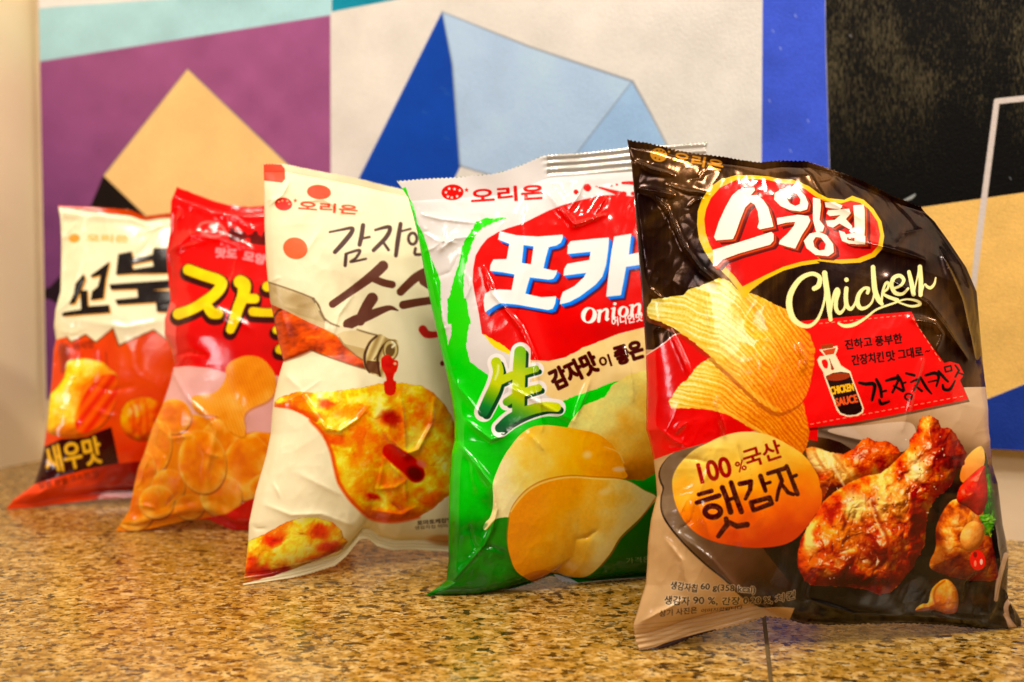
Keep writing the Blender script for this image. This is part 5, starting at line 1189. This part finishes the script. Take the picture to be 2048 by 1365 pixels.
    for k in range(3): cv.stroke([(1040 + 60 * k, 420 - 8 * k, 5), (1075 + 55 * k, 540, 7), (1060 + 60 * k, 680, 5)], (200, 40, 2), soft=5, alpha=.6)
    lab = [(250, 800), (370, 775), (500, 716), (600, 715), (700, 700), (800, 655), (895, 622), (925, 760), (955, 915), (830, 935), (700, 960), (450, 1030), (250, 1090)]
    cv.poly(lab, lambda X, Y: mixc((72, 32, 12), (52, 18, 4), fbm(X * .03, Y * .03, 3, 1)))
    cv.text('새우맛', (385, 1000), (830, 905), 215, (228, 168, 36), bold=1.7)
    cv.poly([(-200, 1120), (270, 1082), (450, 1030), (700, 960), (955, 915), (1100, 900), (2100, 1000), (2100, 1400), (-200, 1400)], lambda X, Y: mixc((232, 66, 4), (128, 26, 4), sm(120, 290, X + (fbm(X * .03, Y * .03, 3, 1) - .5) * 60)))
    cv.text('달콤 짭짤 고소한 맛', (320, 1120), (800, 1010), 46, (130, 40, 6), bold=.5)
    return cv

# ------------------------------------------------------------------ build the row, left to right
snack_bag('cream and orange snack bag with black lettering, leftmost and farthest in the row',
    (12, 1021), (486, 992), 9,
    [(9, 1021), (27, 999), (67, 969), (80, 930), (87, 900), (92, 862), (97, 812), (103, 762), (107, 700), (112, 680), (108, 651), (111, 620), (121, 583), (123, 487), (121, 438), (116, 411)],
    [(486, 992), (492, 900), (490, 700), (480, 560), (470, 430)],
    [(116, 411), (187, 414), (259, 421), (291, 434), (339, 428), (400, 424), (470, 430)],
    [(9, 1022), (50, 1021), (112, 1009), (199, 998), (249, 996), (360, 992), (486, 992)],
    .021, art_orange(), [([(165, 840), (158, 870)], .0012, 4), ([(120, 960), (60, 1000)], .003, 9), ([(150, 640), (250, 655), (330, 640)], .002, 12), ([(110, 640), (150, 560), (170, 480)], .0015, 8)],
    (206, 90, 30), .03, .02, seed=1, res=(150, 220), tex=(620, 800), crum=.9)
snack_bag('red snack bag with yellow lettering over heaped round chips, second from the left',
    (234, 1064), (704, 1063), 9,
    [(231, 1063), (259, 1020), (270, 967), (277, 937), (290, 906), (306, 856), (326, 811), (342, 764), (350, 728), (344, 700), (330, 670), (330, 640), (342, 603), (336, 550), (333, 508), (340, 465), (342, 402), (354, 375)],
    [(704, 1063), (712, 900), (710, 600), (692, 386)],
    [(354, 375), (392, 389), (427, 402), (458, 410), (498, 413), (527, 410), (600, 396), (692, 386)],
    [(231, 1063), (262, 1066), (312, 1055), (376, 1040), (415, 1040), (443, 1052), (470, 1064), (600, 1066), (704, 1063)],
    .026, art_red(), [([(350, 750), (378, 800), (420, 840), (431, 862), (424, 900), (412, 940), (414, 965)], .0032, 6), ([(318, 850), (345, 878), (380, 872)], .002, 5), ([(335, 505), (380, 470), (440, 478), (500, 500)], .0028, 9), ([(410, 610), (470, 640), (500, 655)], .0018, 8), ([(480, 790), (490, 830), (486, 850)], .002, 5)],
    (190, 20, 20), .025, .025, seed=2, res=(170, 240), tex=(700, 900), crum=1.15)
snack_bag('matte cream snack bag with brush lettering, sauce bottle and big chip, middle of the row',
    (486, 1172), (985, 1104), 9,
    [(485, 1172), (490, 1143), (494, 1100), (496, 1086), (498, 1045), (511, 984), (532, 912), (541, 870), (546, 806), (556, 759), (567, 722), (556, 680), (548, 640), (540, 600), (536, 563), (532, 521), (529, 451), (528, 364), (527, 329)],
    [(985, 1104), (992, 850), (985, 600), (962, 418)],
    [(527, 329), (570, 328), (605, 336), (662, 347), (711, 357), (758, 369), (802, 378), (850, 390), (962, 418)],
    [(485, 1173), (530, 1167), (573, 1159), (620, 1148), (670, 1132), (693, 1112), (719, 1078), (736, 1078), (755, 1093), (785, 1101), (829, 1100), (896, 1104), (985, 1104)],
    .027, art_cream(), [([(602, 790), (622, 820), (650, 858), (678, 862), (716, 838), (735, 815)], .0022, 4), ([(738, 825), (780, 880), (812, 908), (835, 900), (862, 850), (868, 800)], .0026, 4), ([(800, 790), (806, 830), (812, 908)], .0020, 3.5),
      ([(768, 916), (755, 978), (790, 975), (812, 960)], .0015, 5), ([(768, 916), (808, 960), (813, 1005)], .0018, 4), ([(740, 1020), (800, 1030), (830, 1015)], .0018, 5), ([(530, 1010), (580, 1030), (640, 1028), (700, 1050)], .0016, 7), ([(600, 950), (680, 990)], .0012, 8), ([(560, 740), (600, 780)], .0014, 8), ([(600, 520), (640, 460)], .0014, 10)],
    (226, 204, 156), .03, .018, seed=3, res=(240, 340), tex=(900, 1250), crum=.62, matte=True)
snack_bag('glossy green, white and red onion chip bag, second from the right',
    (850, 1194), (1425, 1142), 9,
    [(848, 1192), (872, 1176), (893, 1160), (897, 1120), (897, 1060), (898, 980), (900, 940), (903, 907), (909, 881), (909, 840), (904, 799), (896, 759), (882, 701), (870, 647), (860, 600), (852, 560), (843, 512), (836, 470), (826, 430), (816, 395), (806, 380), (793, 363)],
    [(1425, 1142), (1432, 1000), (1434, 800), (1424, 500), (1410, 330), (1413, 286)],
    [(793, 363), (850, 358), (909, 355), (949, 351), (982, 350), (1009, 343), (1044, 330), (1083, 314), (1094, 312), (1149, 308), (1259, 297), (1413, 286)],
    [(848, 1193), (900, 1200), (932, 1202), (1000, 1185), (1040, 1173), (1071, 1164), (1102, 1150), (1125, 1163), (1170, 1168), (1290, 1158), (1425, 1142)],
    .027, art_green(), [([(845, 430), (880, 440), (930, 446), (950, 447)], .002, 4), ([(890, 455), (880, 500), (905, 480), (940, 475)], .003, 9), ([(908, 880), (950, 930), (980, 970), (990, 1020), (980, 1060), (965, 1090), (900, 1165)], .0034, 5), ([(1005, 612), (1040, 655), (1070, 720), (1085, 860)], .0026, 4), ([(965, 535), (985, 590), (1005, 612)], .002, 4),
      ([(1150, 840), (1170, 790), (1180, 760)], .002, 4), ([(1250, 700), (1262, 760), (1266, 800)], .0018, 4), ([(1095, 385), (1120, 420), (1150, 450), (1210, 430)], .0036, 6), ([(1170, 360), (1140, 420)], .003, 5), ([(1210, 395), (1190, 430)], .003, 5), ([(1020, 775), (1150, 845)], .002, 5), ([(880, 700), (905, 760), (960, 830)], .002, 8), ([(930, 840), (980, 880), (1010, 870)], .003, 6), ([(1060, 870), (1085, 900)], .002, 4)],
    (20, 110, 30), .012, .055, seed=4, res=(280, 400), tex=(1100, 1500), crum=.7, ribs_t=(.48, 1))
snack_bag('dark brown chicken flavour chip bag with red flag and drumsticks, rightmost and nearest',
    (1278, 1303), (2046, 1254), 8,
    [(1281, 1309), (1272, 1284), (1266, 1252), (1274, 1225), (1282, 1198), (1291, 1170), (1294, 1136), (1296, 1089), (1302, 1039), (1314, 992), (1312, 960), (1307, 920), (1298, 880), (1292, 860), (1293, 760), (1291, 700), (1286, 620), (1280, 545), (1275, 480), (1269, 400), (1263, 330), (1254, 282)],
    [(2047, 1254), (2032, 1223), (2012, 1195), (2010, 1150), (2010, 1110), (2004, 1075), (1997, 1046), (1986, 965), (1974, 930), (1968, 866), (1966, 805), (1961, 760), (1958, 700), (1955, 647), (1951, 586), (1931, 537), (1898, 486), (1869, 444), (1840, 415)],
    [(1254, 281), (1300, 287), (1353, 299), (1410, 310), (1464, 318), (1520, 326), (1556, 322), (1609, 323), (1657, 336), (1699, 352), (1740, 371), (1786, 396), (1840, 415)],
    [(1281, 1309), (1310, 1303), (1340, 1294), (1385, 1276), (1435, 1262), (1490, 1246), (1530, 1232), (1570, 1238), (1610, 1248), (1680, 1250), (1740, 1247), (1800, 1247), (1884, 1249), (1950, 1256), (2012, 1259), (2047, 1254)],
    .030, art_brown(), [([(1300, 385), (1332, 420), (1370, 500), (1400, 540), (1430, 565)], .0032, 4.5), ([(1268, 378), (1305, 385), (1345, 392)], .0036, 5), ([(1262, 320), (1300, 340), (1345, 350)], .003, 6), ([(1280, 540), (1300, 580), (1325, 600)], .0024, 4), ([(1340, 660), (1370, 730), (1376, 750)], .0016, 4), ([(1430, 800), (1445, 850), (1450, 875)], .002, 4),
      ([(1590, 690), (1605, 720), (1600, 742)], .0022, 4), ([(1320, 860), (1345, 880), (1370, 892)], .0016, 5), ([(1820, 640), (1862, 650), (1875, 670), (1868, 700)], .003, 6), ([(1780, 560), (1850, 610), (1930, 720)], .0032, 10), ([(1700, 480), (1780, 500), (1850, 520)], .0032, 10), ([(1880, 500), (1920, 600), (1945, 720)], .003, 9),
      ([(1840, 720), (1820, 780), (1800, 860)], .0016, 4), ([(1620, 1200), (1700, 1225), (1850, 1235), (1950, 1240)], .004, 7), ([(1985, 1050), (1990, 1150), (1975, 1240)], .004, 8), ([(2005, 1180), (2020, 1220), (2030, 1250)], .003, 5), ([(1600, 1235), (1480, 1190), (1420, 1120), (1345, 1060)], .0032, 8), ([(1330, 1080), (1360, 1120), (1366, 1160)], .002, 5), ([(1270, 1250), (1310, 1225), (1360, 1200)], .0028, 4), ([(1430, 900), (1390, 1000), (1420, 1080)], .0018, 12), ([(1600, 330), (1640, 400), (1720, 440)], .0032, 12)],
    (50, 32, 16), .038, .014, seed=6, res=(330, 450), tex=(1300, 1750), crum=.75, ribs_b=(0, .32))
